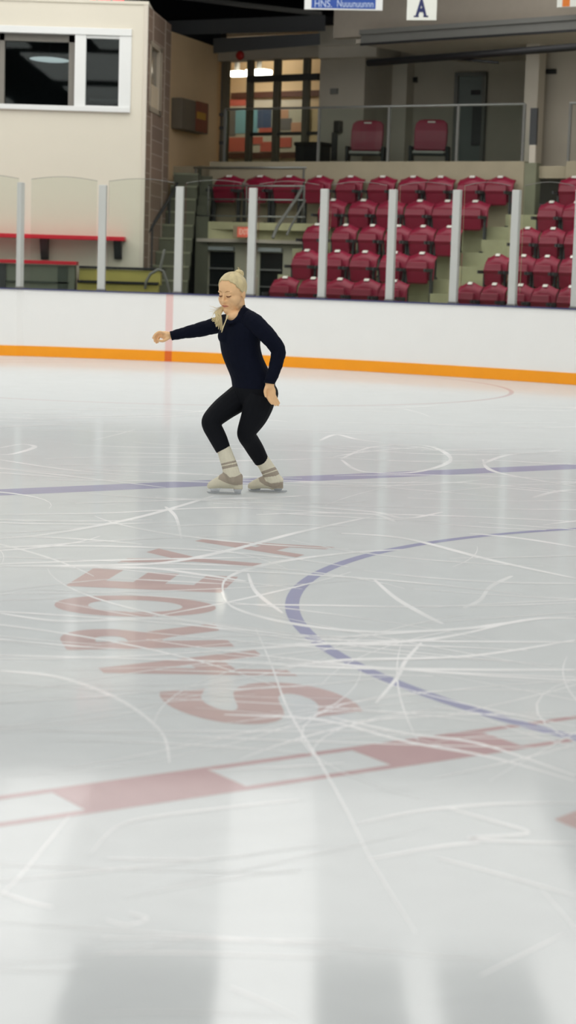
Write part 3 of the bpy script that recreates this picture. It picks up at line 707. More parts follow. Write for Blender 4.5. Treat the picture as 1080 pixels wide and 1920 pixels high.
# grey pillar right of the windows and the walls beyond
ua, _ = FS.hit(598, 200, 5.6); ub, _ = FS.hit(682, 200, 5.6)
ZS = FS.hit(640, 82, 5.6)[1]
mb = MB().fbox(FS, ua, ub, 5.6, 7.2, FZ, ZS); struct('wall_pillar', mb, GREYW)
mb = MB().pbox(FS, 598, 84, 706, 106, 5.5, 5.6); struct('trim_pillar_band', mb, GREYL)
mb = MB().pbox(FS, 597, 49, 668, 84, 5.45, 6.2); struct('wall_pillar_head', mb, GREYL)
uw0, _ = FS.hit(676, 200, 7.0)
mb = MB().fbox(FS, uw0, 9, 7.0, 7.15, FZ, 6.6); struct('wall_concourse', mb, GREYW)
mb = MB().pbox(FS, 735, 108, 757, 310, 6.7, 7.0, z0=FZ); struct('trim_wall_pier', mb, GREYL)
def cdoor(name, x0, x1, yt, frame):
    a, _ = FS.hit(x0, 200, 6.93); b, zt_ = FS.hit(x1, yt, 6.93)
    w = empty(name, FS.P((a + b) / 2, 6.95, FZ)); w['kind'] = 'structure'
    mb = MB(); f = .07
    mb.fbox(FS, a - f, a, 6.9, 7.0, FZ, zt_ + f); mb.fbox(FS, b, b + f, 6.9, 7.0, FZ, zt_ + f); mb.fbox(FS, a - f, b + f, 6.9, 7.0, zt_, zt_ + f); obj('door_frame', mb, frame, w)
    obj('door_leaf', MB().fbox(FS, a, b, 6.94, 7.0, FZ, zt_), GREYD, w)
    return w, a, b, zt_
w, a, b, z = cdoor('door_3', 684, 732, 138, GREYD); obj('door_plate', MB().fbox(FS, a + .12, b, 6.92, 6.94, z - .4, z - .36), BLACK, w)
w, a, b, z = cdoor('door_4', 858, 906, 142, STEEL); obj('door_plate', MB().pbox(FS, 883, 169, 899, 177, 6.90, 6.94), BLACK, w); obj('door_handle', MB().pbox(FS, 886, 200, 900, 272, 6.89, 6.94), STEELD, w)
for (x0, y0, x1, y1), l in (((759, 145, 781, 154), 'small dark sign on the grey wall left of the far door'), ((1006, 130, 1041, 138), 'small dark sign on the grey wall right of the slim pillar')):
    t = obj('door_sign', MB().pbox(FS, x0, y0, x1, y1, 6.95 if x0 < 900 else 5.1, 6.99 if x0 < 900 else 5.16), BLACK); setp(t, l, 'sign')
    o2 = obj('lower_plate', MB().pbox(FS, x0 + 4, y1 + 3, x0 + 14, y1 + 16, 6.95 if x0 < 900 else 5.1, 6.98 if x0 < 900 else 5.14), STEEL, t)
mb = MB().pbox(FS, 989, 45, 1007, 200, 4.7, 5.0, z0=FZ); struct('wall_slim_pillar', mb, GREYL)
ua, _ = FS.hit(1000, 200, 5.15); mb = MB().fbox(FS, ua, 9, 5.16, 5.3, FZ, 6.6); struct('wall_right_block', mb, GREYW)
t = obj('switch_plate', MB().pbox(FS, 619, 166, 632, 176, 5.56, 5.6), STEEL); setp(t, 'small grey plate high on the big grey pillar', 'plate')
t = obj('wall_phone', MB().pbox(FS, 625, 226, 636, 248, 5.45, 5.6), BLACK, bevel=.02); setp(t, 'small black wall box on the big grey pillar', 'box')
obj('drop_pipe', MB().pbox(FS, 622, 248, 629, 300, 5.54, 5.6), STEELD, t)
ps = at(862, 369 / 2.25 + 2, 33.0)
# red bell above the lobby windows
p = FW.P(FW.hit(450, 104, -.14)[0], -.14, FW.hit(450, 104, -.14)[1])
t = obj('alarm_bell', MB().ellipsoid(p, (FW.u * .09, FW.n * .05, (0, 0, .09)), 18, 10), mat('alarm_red', rgb(190, 30, 28), .4), smooth=True); setp(t, 'small red alarm bell above the lobby windows', 'bell')
obj('backplate', MB().fbox(FW, (p - FW.o).dot(FW.u) - .05, (p - FW.o).dot(FW.u) + .05, -.14, -.1, p.z - .05, p.z + .05), STEELD, t)
# black bin
ua, _ = FS.hit(551, 280, 4.6); ub, _ = FS.hit(602, 280, 4.6); z1 = FS.hit(575, 266, 4.6)[1]
t = empty('waste_bin', FS.P((ua + ub) / 2, 4.8, FZ)); setp(t, 'square black waste bin behind the railing before the lobby windows', 'bin')
obj('body', MB().fbox(FS, ua + .02, ub - .02, 4.6, 5.0, FZ, z1 - .06), mat('black_bin_body', rgb(18, 22, 30), .4), t, bevel=.02)
obj('lid', MB().fbox(FS, ua, ub, 4.58, 5.02, z1 - .07, z1), BLACK, t, bevel=.02)
# concourse railing with glass
dR = GO * 4 + .32
t = empty('concourse_railing', FS.P(-1, dR, 3.37)); setp(t, 'long steel railing with glass panels along the concourse above the top row', 'railing')
a, za = FS.hit(423, 203, dR); b, zb = FS.hit(984, 197, dR); zr1 = (za + zb) / 2; zl = FS.hit(800, 307.5, dR)[1]
obj('top_rail', MB().cyl(FS.P(a, dR, zr1), FS.P(b, dR, zr1), .02, 8), RAILM, t, smooth=True)
obj('bottom_rail', MB().cyl(FS.P(a, dR, zl), FS.P(b, dR, zl), .02, 8), RAILM, t, smooth=True)
us = [a] + [FS.hit(px, 250, dR)[0] for px in (598, 729, 858)] + [b]
for u in us: obj('post', MB().fbox(FS, u - .022, u + .022, dR - .02, dR + .02, 3.35, zr1), STEEL, t)
for i in range(4): obj('glass_panel', MB().fbox(FS, us[i] + .03, us[i + 1] - .03, dR - .005, dR + .005, zl + .03, zr1 - .03), RAILGLASS, t)
for y in (215, 240, 268): 
    u, z = FS.hit(418, y, dR); obj('clamp', MB().fbox(FS, u - .07, u + .02, dR - .02, dR + .02, z - .03, z + .03), STEELD, t)
a2, z2 = FS.hit(350, 316, dR - .35); b2, _ = FS.hit(562, 316, dR - .35)
t2 = empty('short_railing', FS.P((a2 + b2) / 2, dR - .35, zk(4))); setp(t2, 'short steel rail running behind the three ledge seats', 'railing')
obj('rail', MB().cyl(FS.P(a2, dR - .12, z2 + .03), FS.P(b2, dR - .12, z2 + .03), .018, 8), RAILM, t2, smooth=True)
for u in (a2 + .05, b2 - .05): obj('post', MB().cyl(FS.P(u, dR - .12, zk(4) - .1), FS.P(u, dR - .12, z2 + .03), .018, 8), STEEL, t2)
# gate post at the head of the aisle
t = empty('gate_post', FS.P(b + .12, dR, zk(4))); setp(t, 'dark post with grey bands at the head of the stair aisle', 'post')
u0, z0 = FS.hit(988, 290, dR); u0 = max(u0, b + .17); zA = FS.hit(988, 203, dR)[1]; zB = FS.hit(988, 272, dR)[1]; zC = FS.hit(988, 306, dR)[1]
obj('upper_panel', MB().fbox(FS, u0 - .05, u0 + .07, dR - .03, dR + .03, zB, zA), STEELD, t); obj('band', MB().fbox(FS, u0 - .04, u0 + .07, dR - .03, dR + .03, zC, zB), GREYL, t); obj('foot', MB().fbox(FS, u0 - .08, u0 + .13, dR - .1, dR + .1, zk(4) - .1, zC), CONCD, t)
a, z = FS.hit(1068, 201, dR); t = empty('far_railing', FS.P(a, dR, 3.37)); setp(t, 'end of a steel railing cut by the right edge above the right block', 'railing')
obj('top_rail', MB().cyl(FS.P(a, dR, zr1), FS.P(a + 3, dR, zr1), .02, 8), RAILM, t); obj('bottom_rail', MB().cyl(FS.P(a, dR, zl), FS.P(a + 3, dR, zl), .02, 8), RAILM, t); obj('post', MB().fbox(FS, a, a + .04, dR - .02, dR + .02, 3.35, zr1), STEEL, t)

# ================================================================== roof edge, beams, pole, signs
FB = Fr(at(880, 58, 32.6), -40)
zt1 = FB.hit(880, 48)[1]; zt0 = FB.hit(880, 68)[1]
ul, _ = FB.hit(676, 80)
mb = MB().fbox(FB, ul, 12, 0, .12, zt0, zt1); mb.fbox(FB, ul, 12, -.05, .12, zt1 - .03, zt1 + .05); struct('trim_roof_beam', mb, STEEL)
mb = MB().fbox(FB, ul, 12, -.012, .0, zt0 - .04, zt0); struct('trim_roof_beam_lip', mb, BLACK)
mb = MB().fbox(FB, ul - .2, 12, .12, 9, zt0 + .02, zt0 + .1); struct('ceiling_concourse', mb, GREYW)
mb = MB().fbox(FB, ul - .9, 12, .35, .5, zt1, zt1 + 2.0); struct('wall_upper', mb, mat('brown_grey_upper_wall', rgb(178, 168, 154), .8, noise=.06))
t = empty('slanting_pole', at(880, 105, 31.6)); setp(t, 'long black pole with a short branch slanting below the grey roof beam', 'pole')
FK = Fr(at(880, 104, 31.9), -40)
a, z = FK.hit(690, 118); b, z2 = FK.hit(1080, 88)
obj('pole', MB().cyl(FK.P(a, 0, z), FK.P(b + 1.5, 0, z2 + (z2 - z) / (b - a) * 1.5), .06, 10), BLACK, t, smooth=True)
a2, za2 = FK.hit(820, 106); b2, zb2_ = FK.hit(931, 117)
obj('branch', MB().cyl(FK.P(a2, .05, za2), FK.P(b2, .05, zb2_), .022, 10), BLACK, t, smooth=True)
# hanging signs
FG = Fr(at(645, 10, 31.5), -6)
t = empty('blue_sign', at(645, 10, 31.5)); setp(t, 'long blue hanging sign with white border and blurred white lettering', 'sign')
obj('board', MB().pbox(FG, 572, -28, 717, 20, 0, .03), WHITEF, t, bevel=.004)
obj('blue_face', MB().pbox(FG, 585, -26, 704, 17, -.004, 0), mat('sign_blue', rgb(22, 72, 160), .4), t)
for txt, x0, x1 in (('HNS.', 590, 622), ('Nuuunuunnn', 632, 700)):
    ua, zb_ = FG.hit(x0, 13, -.006); ub, _ = FG.hit(x1, 13, -.006); h_ = .11
    vs, fs = glyph_norm(txt, ub - ua, h_, False); obj('lettering', MB().add([FG.P((ua + ub) / 2 + v.x, -.007, zb_ + v.y) for v in vs], fs), mat('sign_white_ink', rgb(190, 205, 228), .5), t)
for px in (590, 700):
    u, z = FG.hit(px, -28); obj('hanger', MB().cyl(FG.P(u, .015, z), FG.P(u, .015, 6.95), .006, 6), STEELD, t)
FA = Fr(at(790, 18, 31.2), -12)
t = empty('section_sign', at(790, 30, 31.2)); setp(t, 'white hanging section sign with a navy letter A', 'sign')
obj('board', MB().pbox(FA, 764, -14, 818, 38, 0, .03), mat('sign_white', rgb(232, 234, 226), .45), t, bevel=.004)
ua, zb_ = FA.hit(777, 32, -.005); ub, zt_ = FA.hit(803, -3, -.005)
NV = mat('sign_navy_ink', rgb(24, 34, 92), .5); vs, fs = glyph_norm('A', ub - ua - .02, zt_ - zb_); m_ = MB().add([FA.P((ua + ub) / 2 + v.x, -.006, zb_ + v.y) for v in vs], fs)
for s_ in (-1, 1):
    c = (ua + ub) / 2 + s_ * (ub - ua) * .36; m_.fbox(FA, c - .04, c + .04, -.006, -.001, zb_, zb_ + .022)
obj('lettering', m_, NV, t)
for px in (770, 812):
    u, z = FA.hit(px, -14); obj('hanger', MB().cyl(FA.P(u, .015, z), FA.P(u, .015, 6.95), .006, 6), STEELD, t)
t = empty('orange_sign', at(1060, 5, 31)); setp(t, 'white and orange hanging sign at the top right corner', 'sign')
FO = Fr(at(1060, 5, 31), -30)
obj('board', MB().pbox(FO, 1046, -30, 1086, 12, 0, .03), MATS['sign_white'], t); obj('orange_band', MB().pbox(FO, 1056, -29, 1068, 12, -.004, 0), mat('sign_orange', rgb(226, 122, 30), .5), t)
u, z = FO.hit(1066, -30); obj('hanger', MB().cyl(FO.P(u, .015, z), FO.P(u, .015, 6.95), .006, 6), STEELD, t)
# scoreboard clock on the booth roof
FC = Fr(at(180, 0, 31.9), 0)
t = empty('scoreboard_clock', at(190, 8, 31.9)); setp(t, 'black scoreboard with glowing red digits above the cream booth', 'scoreboard')
zb_ = zt + .05; ua, _ = FC.hit(40, 0); ub, _ = FC.hit(262, 0)
obj('case', MB().fbox(FC, ua, ub, 0, .25, zb_ + .02, zb_ + .95), BLACK, t, bevel=.01)
for s_ in (ua + .3, ub - .3): obj('foot', MB().fbox(FC, s_ - .05, s_ + .05, .05, .2, zb_, zb_ + .02), STEELD, t)
RED = mat('red_led', (.6, 0, .01, 1), .4, emit=((1, .02, .05, 1), 3.0))
for x0, x1 in ((168, 180), (184, 206), (212, 232)):
    ua_, _ = FC.hit(x0, 3); ub_, _ = FC.hit(x1, 3); m_ = MB(); z_ = zb_ + .045
    m_.fbox(FC, ua_, ub_, -.01, -.001, z_, z_ + .035); m_.fbox(FC, ua_, ua_ + .03, -.01, -.001, z_ + .04, z_ + .16); m_.fbox(FC, ub_ - .03, ub_, -.01, -.001, z_ + .04, z_ + .16); m_.fbox(FC, ua_, ub_, -.01, -.001, z_ + .165, z_ + .2)
    obj('digit', m_, RED, t)
for x0, x1 in ((127, 148), (156, 168)):
    ua_, _ = FC.hit(x0, 3); ub_, _ = FC.hit(x1, 3); obj('caption_plate', MB().fbox(FC, ua_, ub_, -.01, -.001, zb_ + .03, zb_ + .12), mat('scoreboard_caption', rgb(205, 190, 190), .5), t)
# dark roof void with steel members, back walls
mb = MB().box(-22, 4, 44, 44.2, 0, 9); struct('wall_far', mb, DARK)
mb = MB(); mb.tube([at(330, -6, 38), at(600, 26, 35.5)], .05, 6); struct('trim_roof_strut', mb, STEEL)
mb = MB(); mb.hexa([at(400, 100, 36.2), at(600, 84, 34.4), at(600, 84, 34.9), at(400, 100, 36.7), at(400, 72, 36.2), at(600, 62, 34.4), at(600, 62, 34.9), at(400, 72, 36.7)]); struct('trim_roof_girder', mb, STEELD)
mb = MB(); mb.hexa([at(300, 66, 37.5), at(610, 58, 35.2), at(610, 58, 35.6), at(300, 66, 37.9), at(300, 40, 37.5), at(610, 28, 35.2), at(610, 28, 35.6), at(300, 40, 37.9)]); struct('trim_roof_purlin', mb, mat('dim_grey_steel', rgb(70, 72, 74), .6))
# hall ceiling with luminous panels between dark bays
mb = MB().box(-22, 22, -16, 44, 7.0, 7.2); ceil = struct('ceiling', mb, DARK)
PANEL = mat('luminous_ceiling_panel', (.9, .9, .9, 1), .5, emit=((1, .985, .955, 1), 2.35))
PANELD = mat('dimmer_ceiling_panel', (.9, .9, .9, 1), .5, emit=((1, .985, .955, 1), 2.0))
PANELB = mat('brighter_ceiling_panel', (.9, .9, .9, 1), .5, emit=((1, .985, .955, 1), 3.3))
PANELN = mat('home_end_ceiling_panel', (.9, .9, .9, 1), .5, emit=((1, .985, .955, 1), 3.0))
def panel(x0, x1, y0, y1, m=PANEL, z=6.995): obj('light_panel', MB().box(x0, x1, y0, y1, z - .055, z), m, ceil)
for x0, x1 in ((-16, -12), (-10.5, -7), (-5.2, -2.45), (1.55, 1.95), (3.15, 5.4), (8, 12)):
    panel(x0, x1, 12.5, 22.95)
panel(-.66, .48, 12.5, 22.95, PANELB)
for x0, x1, m in ((-14, -8, PANEL), (-7.5, -4.3, PANEL), (-4.28, -3.1, PANELB), (-3.08, -.78, PANELD), (-.76, .56, PANELB), (.58, 4.2, PANELD), (5, 11, PANEL)): panel(x0, x1, 23.0, 31.0, m)
for y, h in ((-14, 5), (-5, 6.5), (4, 7)):
    for x in (-13, -7.5, -2, 3.5, 9): panel(x, x + 3.0, y, y + h, PANELN)
struct('wall_back', MB().box(-22, 22, -16.2, -16, 0, 7), mat('hall_wall', rgb(150, 150, 145), .8)); struct('wall_left', MB().box(-22.2, -22, -16, 31, 0, 7), MATS['hall_wall']); struct('wall_right', MB().box(22, 22.2, -16, 31, 0, 7), MATS['hall_wall'])

#SKATER-BEGIN
# ================================================================== the skater
Y0 = 12.42; PXM = 1 / 290.0
def J(px, py, dy=0.0): return at(px, py, Y0 + dy)
SKIN = mat('skin', rgb(252, 206, 156), .55, spec=.3, noise=.03, scale=9)
NAVYK = mat('navy_knit', rgb(8, 14, 32), .9, spec=.2, noise=.15, scale=60, bump=.25)
LEGK = mat('black_leggings', rgb(6, 9, 17), .8, spec=.25)
CREAMK = mat('cream_boot_cover', rgb(218, 212, 190), .8, noise=.06, scale=20, bump=.2)
SOCKM = mat('ivory_knit_sock', rgb(232, 226, 204), .85, noise=.06, scale=60, bump=.3)
TAUPE = mat('taupe_band', rgb(172, 160, 144), .8, noise=.06, scale=30)
BLADEM = mat('steel_blade', rgb(205, 208, 212), .25, metal=.7)
HAIRM = mat('blond_hair', rgb(226, 204, 158), .5, spec=.35, noise=.42, scale=26, stretch=(1.2, 1.2, .35), bump=.25)
pf = Vector((-.75, -.66, 0)); pl = Vector((.66, -.75, 0))
person = empty('person', (J(460, 900).x, Y0, 0))
setp(person, 'woman skating in navy sweater, black leggings and cream boot covers, one arm outstretched', 'person')
def fuse(name, mb, m, parent, voxel=.0045, smooth=4, extra=None):
    """melt overlapping closed shapes into one continuous skin"""
    base = WORLD[parent]
    me = bpy.data.meshes.new(name); me.from_pydata([v - base for v in mb.v], [], mb.f); recalc(me)
    o = bpy.data.objects.new(name, me); COL.objects.link(o)
    md = o.modifiers.new('r', 'REMESH'); md.mode = 'VOXEL'; md.voxel_size = voxel
    if smooth: ms = o.modifiers.new('s', 'SMOOTH'); ms.factor = .5; ms.iterations = smooth
    bpy.context.view_layer.update()
    nm = bpy.data.meshes.new_from_object(o.evaluated_get(bpy.context.evaluated_depsgraph_get()))
    o.modifiers.clear(); o.data = nm; bpy.data.meshes.remove(me); nm.name = name; nm.materials.clear(); nm.materials.append(m)
    o.parent = parent; WORLD[o] = base
    for p in nm.polygons: p.use_smooth = True
    return o
def spline(P, n=5):
    """Catmull-Rom through tuples"""
    out = []
    for i in range(len(P) - 1):
        p0, p1, p2, p3 = P[max(i - 1, 0)], P[i], P[i + 1], P[min(i + 2, len(P) - 1)]
        for k in range(n):
            t = k / n; out.append(tuple(.5 * (2 * b + (c - a) * t + (2 * a - 5 * b + 4 * c - d) * t * t + (3 * b - a - 3 * c + d) * t ** 3) for a, b, c, d in zip(p0, p1, p2, p3)))
    return out + [P[-1]]
TORSO = [(451, 590, .085, .065), (452, 598, .140, .085), (451, 612, .165, .105), (450, 628, .162, .118), (450, 645, .150, .116), (454, 666, .150, .118), (463, 688, .153, .121), (473, 710, .160, .124), (477, 733, .160, .126), (477, 750, .135, .112), (474, 760, .09, .08)]
def torso(mb, k=1.0, y0=0, y1=999):
    R = []
    for x, y, w, d in spline(TORSO, 4):
        if not (y0 <= y <= y1): continue
        c = J(x, y); R.append([c + pl * (w * k * math.cos(2 * math.pi * j / 28)) + pf * (d * k * math.sin(2 * math.pi * j / 28)) for j in range(28)])
    mb.rings(R)
def limb(mb, P, dr=0.0, caps=True, wr=0.0, n=16):
    Q = spline(P, 6)
    pts = [J(x, y, d) for x, y, d, r in Q]; rad = [r + dr + (wr * math.sin(i * 1.9) * math.sin(i * .7 + 1)) for i, (x, y, d, r) in enumerate(Q)]
    mb.tube(pts, rad, n, caps)
RARM = [(436, 603, .08, .056), (420, 606, .11, .054), (398, 612, .13, .050), (371, 619, .14, .045), (346, 624, .15, .036), (322, 629.5, .16, .0285)]
LARM = [(466, 600, -.08, .062), (479, 607, -.12, .058), (503, 631, -.15, .053), (521, 655, -.14, .047), (520, 672, -.145, .044), (514, 695, -.16, .039), (505.5, 717, -.18, .034)]
RLEG = [(458, 738, .05, .088), (440, 752, .03, .086), (418, 768, 0, .078), (398, 787, -.04, .066), (397, 798, -.05, .062), (404, 812, -.05, .060), (411, 826, -.06, .057), (419, 844, -.07, .049)]
LLEG = [(489, 742, -.06, .098), (484, 760, -.06, .098), (476, 782, -.05, .086), (464, 806, -.03, .066), (463, 817, -.02, .061), (471, 830, .02, .059), (480, 845, .05, .057), (491, 865, .08, .049)]
# body
HC = J(435, 541, -.01)
hf = Vector((-.57, -.80, -.19)).normalized(); hr = hf.cross(Vector((.03, 0, 1))).normalized(); hu = hr.cross(hf).normalized()
def hp(r, f, u): return HC + (hr * r + hf * f + hu * u) * PXM
def hell(mb, c, rad, nu=22, nv=14): mb.ellipsoid(hp(*c), (hr * rad[0] * PXM, hf * rad[1] * PXM, hu * rad[2] * PXM), nu, nv)
mb = MB()
torso(mb, .93)
for P in (RARM, LARM, RLEG, LLEG): limb(mb, P, -.006, False)
limb(mb, [(419, 844, -.07, .042), (427, 868, -.075, .036), (434, 892, -.08, .036), (436, 902, -.08, .034)]); limb(mb, [(436, 902, -.08, .034), (415, 906, -.08, .028), (398, 910, -.08, .02)])
limb(mb, [(491, 865, .08, .042), (503, 886, .09, .036), (512, 902, .095, .034)]); limb(mb, [(512, 902, .095, .034), (492, 906, .095, .028), (474, 910, .095, .02)])
# neck and upper chest
limb(mb, [(444, 556, .03, .048), (446, 570, .03, .046), (446, 582, .015, .050), (447, 598, .0, .080)])
mb.ellipsoid(J(440, 596, -.035), (pl * .062, pf * .055, Vector((0, 0, .05))))
# head
hell(mb, (0, -1, 1), (24, 28, 28)); hell(mb, (0, 5, -17), (19.5, 20.5, 24)); hell(mb, (0, 14, -28), (12, 10.5, 10)); hell(mb, (0, 16.5, -38), (9, 8.5, 8)); hell(mb, (0, 10, -34), (14, 12, 8))
for s_ in (-1, 1):
    hell(mb, (s_ * 10.5, 17, -17), (8.5, 7.5, 8)); hell(mb, (s_ * 9, 21.8, -2.2), (7, 4.5, 2.8)); hell(mb, (s_ * 9, 22.2, -8.4), (4.6, 3.2, 3.3)); hell(mb, (s_ * 15, 3, -30), (5.5, 10, 9))
    hell(mb, (s_ * 23.5, -4, -11), (2.6, 5, 8.5)); hell(mb, (s_ * 13.5, 9, -19), (8, 12.5, 14))
mb.tube([hp(0, 24.5, -4), hp(0, 27.5, -11), hp(0, 30.5, -17.5), hp(0, 30.3, -20)], [1.7 * PXM, 2.1 * PXM, 3.0 * PXM, 2.8 * PXM], 12)
for s_ in (-1, 1): hell(mb, (s_ * 3.2, 27.2, -19.5), (2.5, 3, 2.2), 14, 8)
hell(mb, (0, 23.6, -26.6), (8.2, 2.9, 1.7), 16, 8); hell(mb, (0, 23.2, -30.0), (7.2, 3.0, 2.0), 16, 8)
# right hand, fingers drooping around the thumb
limb(mb, [(323, 629.5, .16, .025), (316, 629, .16, .025), (311, 629, .155, .029), (306, 628, .15, .026)])
mb.ellipsoid(J(311, 629, .155), (Vector((.032, 0, 0)), Vector((0, .04, 0)), Vector((0, 0, .024))))
fr_ = .0092
for P in ([(307, 625, .12), (299, 622.5, .105), (291, 627, .095), (287, 634, .09)], [(306, 625.5, .14), (296, 624.5, .13), (290, 632, .12), (290, 640, .118)], [(306, 627, .16), (297, 627.5, .155), (292.5, 635, .15), (293, 643, .148)], [(307, 629.5, .178), (300, 631, .178), (296, 637, .175), (296, 642, .172)]):
    limb(mb, [(x, y, d, fr_ * (1.08 - .1 * i)) for i, (x, y, d) in enumerate(P)], n=10)
limb(mb, [(315, 634, .13, .012), (309, 638, .115, .0105), (303, 639.5, .105, .0095), (297, 638, .1, .008)], n=10)
# left hand by the hip
limb(mb, [(505.5, 716, -.18, .029), (506, 724, -.185, .029)])
for a_, b_ in (((501, 726), (503.5, 745)), ((506, 726), (509, 746)), ((510, 727), (514, 744))):
    limb(mb, [(a_[0], a_[1], -.185, .017), (b_[0], b_[1], -.185, .0145)], n=10)
mb.ellipsoid(J(506.5, 735, -.185), (Vector((.036, 0, -.008)), Vector((0, .016, 0)), Vector((.008, 0, .045))))
for P in ([(515, 742, -.18), (519, 749, -.175), (523, 756, -.165)], [(511.5, 745, -.185), (516, 752.5, -.18), (521.5, 759.5, -.17)], [(507.5, 746.5, -.19), (511.5, 753.5, -.19), (516.5, 759.5, -.18)], [(503, 746, -.195), (506, 752, -.197), (510, 757, -.19)]):
    limb(mb, [(x, y, d, fr_ * (1.12 - .12 * i)) for i, (x, y, d) in enumerate(P)], n=10)
limb(mb, [(499.5, 726, -.195, .012), (497, 734, -.21, .0105), (498.5, 743, -.215, .0085)], n=10)
body = fuse('body', mb, SKIN, person, .0032, 9)
# face colouring pieces
def arc_piece(name, pts, rad, m, n=8):
    mbx = MB().tube([hp(*p) for p in pts], [r * PXM for r in rad], n); return obj(name, mbx, m, person, smooth=True)
BROWM = mat('eyebrow_hair', rgb(178, 134, 92), .8); LASHM = mat('dark_lashes', rgb(112, 66, 44), .8); LIPM = mat('rose_lips', rgb(206, 126, 104), .5)
for s_ in (-1, 1):
    arc_piece('eyebrow', [(s_ * 4.2, 26.6, -2.2), (s_ * 8, 26.4, -.2), (s_ * 12, 24.6, -.4), (s_ * 15, 22.0, -2.6)], [.4, .6, .55, .3], BROWM)
    arc_piece('eyelashes', [(s_ * 4.8, 24.6, -9.6), (s_ * 8, 25.8, -10.8), (s_ * 11, 24.8, -10.6), (s_ * 13.8, 22.2, -9.2)], [.45, .95, .95, .5], LASHM)
arc_piece('lips', [(-7.8, 24.2, -28.4), (-3, 26.3, -27.6), (0, 26.6, -27.9), (3, 26.3, -27.6), (7.8, 24.2, -28.4)], [.3, .75, .8, .75, .3], LIPM)
arc_piece('lips', [(-7, 24.2, -28.8), (0, 26.3, -29.6), (7, 24.2, -28.8)], [.3, .9, .3], LIPM)
# hair: cap swept back from the hairline into a bun, loose lengths blown forward
mb = MB(); R = []
nu, nv = 64, 40; vs = []; fs = []
for i in range(nv + 1):
    th = math.pi * i / nv
    for j in range(nu):
        ph = 2 * math.pi * j / nu
        r_, f_, u_ = 25.6 * math.sin(th) * math.cos(ph), -2 + 29.2 * math.sin(th) * math.sin(ph), 2 + 29.2 * math.cos(th)
        w_ = .5 * math.sin(ph * 15 + th * 5) + .35 * math.sin(ph * 31 - th * 7)
        r_ += w_ * .5 * math.cos(ph); f_ += w_ * .5 * math.sin(ph); u_ += w_ * .35
        vs.append((r_, f_, u_))
keep = lambda v: (v[2] - 17.5 + .012 * v[0] ** 2) > 1.02 * (v[1] - 21) + 1.0
for i in range(nv):
    for j in range(nu):
        q = (i * nu + j, i * nu + (j + 1) % nu, (i + 1) * nu + (j + 1) % nu, (i + 1) * nu + j)
        if all(keep(vs[k]) for k in q): fs.append(q)
hair = obj('hair', MB().add([hp(*v) for v in vs], fs), HAIRM, person, smooth=True)
md = hair.modifiers.new('thick', 'SOLIDIFY'); md.thickness = .007; md.offset = -1
bm_ = bmesh.new(); bm_.from_mesh(hair.data); bmesh.ops.delete(bm_, geom=[v for v in bm_.verts if not v.link_faces], context='VERTS'); bmesh.ops.remove_doubles(bm_, verts=bm_.verts, dist=1e-5); bm_.to_mesh(hair.data); bm_.free()
mb = MB(); rb = random.Random(5)
BC = (-3, -20, 24)
for k in range(9):
    ax = Vector((rb.gauss(0, 1), rb.gauss(0, 1), rb.gauss(0, 1))).normalized(); e1 = ax.orthogonal().normalized(); e2 = ax.cross(e1); pts = []
    for i in range(15):
        a = i / 14 * 2 * math.pi * .85 + rb.random() * .1; q = e1 * math.cos(a) + e2 * math.sin(a); pts.append(hp(BC[0] + q.x * 7.5, BC[1] + q.y * 7, BC[2] + q.z * 6.5))
    mb.tube(pts, [.9 * PXM + 1.5 * PXM * math.sin(math.pi * i / 14) for i in range(15)], 8)
hell(mb, BC, (7, 6.5, 6))
for k in range(5):   # flyaway tips at the bun
    a = rb.uniform(-1, 1); mb.tube([hp(BC[0], BC[1], BC[2] + 5), hp(BC[0] + a * 4, BC[1] - 2, BC[2] + 9), hp(BC[0] + a * 8, BC[1] - 4 + rb.uniform(-2, 3), BC[2] + 11 + rb.uniform(-2, 2))], [1.2 * PXM, .8 * PXM, .2 * PXM], 6)
bun = obj('hair_bun', mb, HAIRM, person, smooth=True)
mb = MB()
for k in range(26):
    t = k / 25; x = 414 - 8 * t + rb.uniform(-2, 2); ex = 396 + 24 * rb.random(); ey = 600 + 26 * (ex - 396) / 24 * .9 + rb.uniform(-5, 4)
    mid = ((x + ex) / 2 + rb.uniform(-1, 3), 597 + rb.uniform(-3, 3))
    Q = spline([(424 - 4 * t, 576, .03), (x, 586, -.01), (mid[0], mid[1], -.045), (ex, ey, -.065 + rb.uniform(-.01, .01))], 5)
    mb.tube([J(*q) for q in Q], [(.0018 + .0062 * math.sin(math.pi * min(1, .15 + .85 * (1 - i / (len(Q) - 1))) * .5 + .2) * (1 - i / len(Q)) ** .5) for i in range(len(Q))], 7)
for k in range(3):   # the long strand falling on the chest
    Q = spline([(426 + k, 592, -.09), (423, 602, -.11), (418 + k * .6, 613, -.125), (415 + k * .5, 623, -.13)], 5)
    mb.tube([J(*q) for q in Q], [.0042 - .0028 * i / len(Q) for i in range(len(Q))], 6)
obj('ponytail', mb, HAIRM, person, smooth=True)
mb = MB()
for k in range(9):
    x = 412 - k * .6; Q = spline([(416, 574 + k, .02), (x - 6, 577 + k * 1.4, 0), (395 + rb.uniform(-4, 6), 573 + k * 2.6 + rb.uniform(-2, 2), -.02)], 5)
    mb.tube([J(*q) for q in Q], [.0016 - .0011 * i / len(Q) for i in range(len(Q))], 5)
obj('hair_wisps', mb, HAIRM, person, smooth=True)
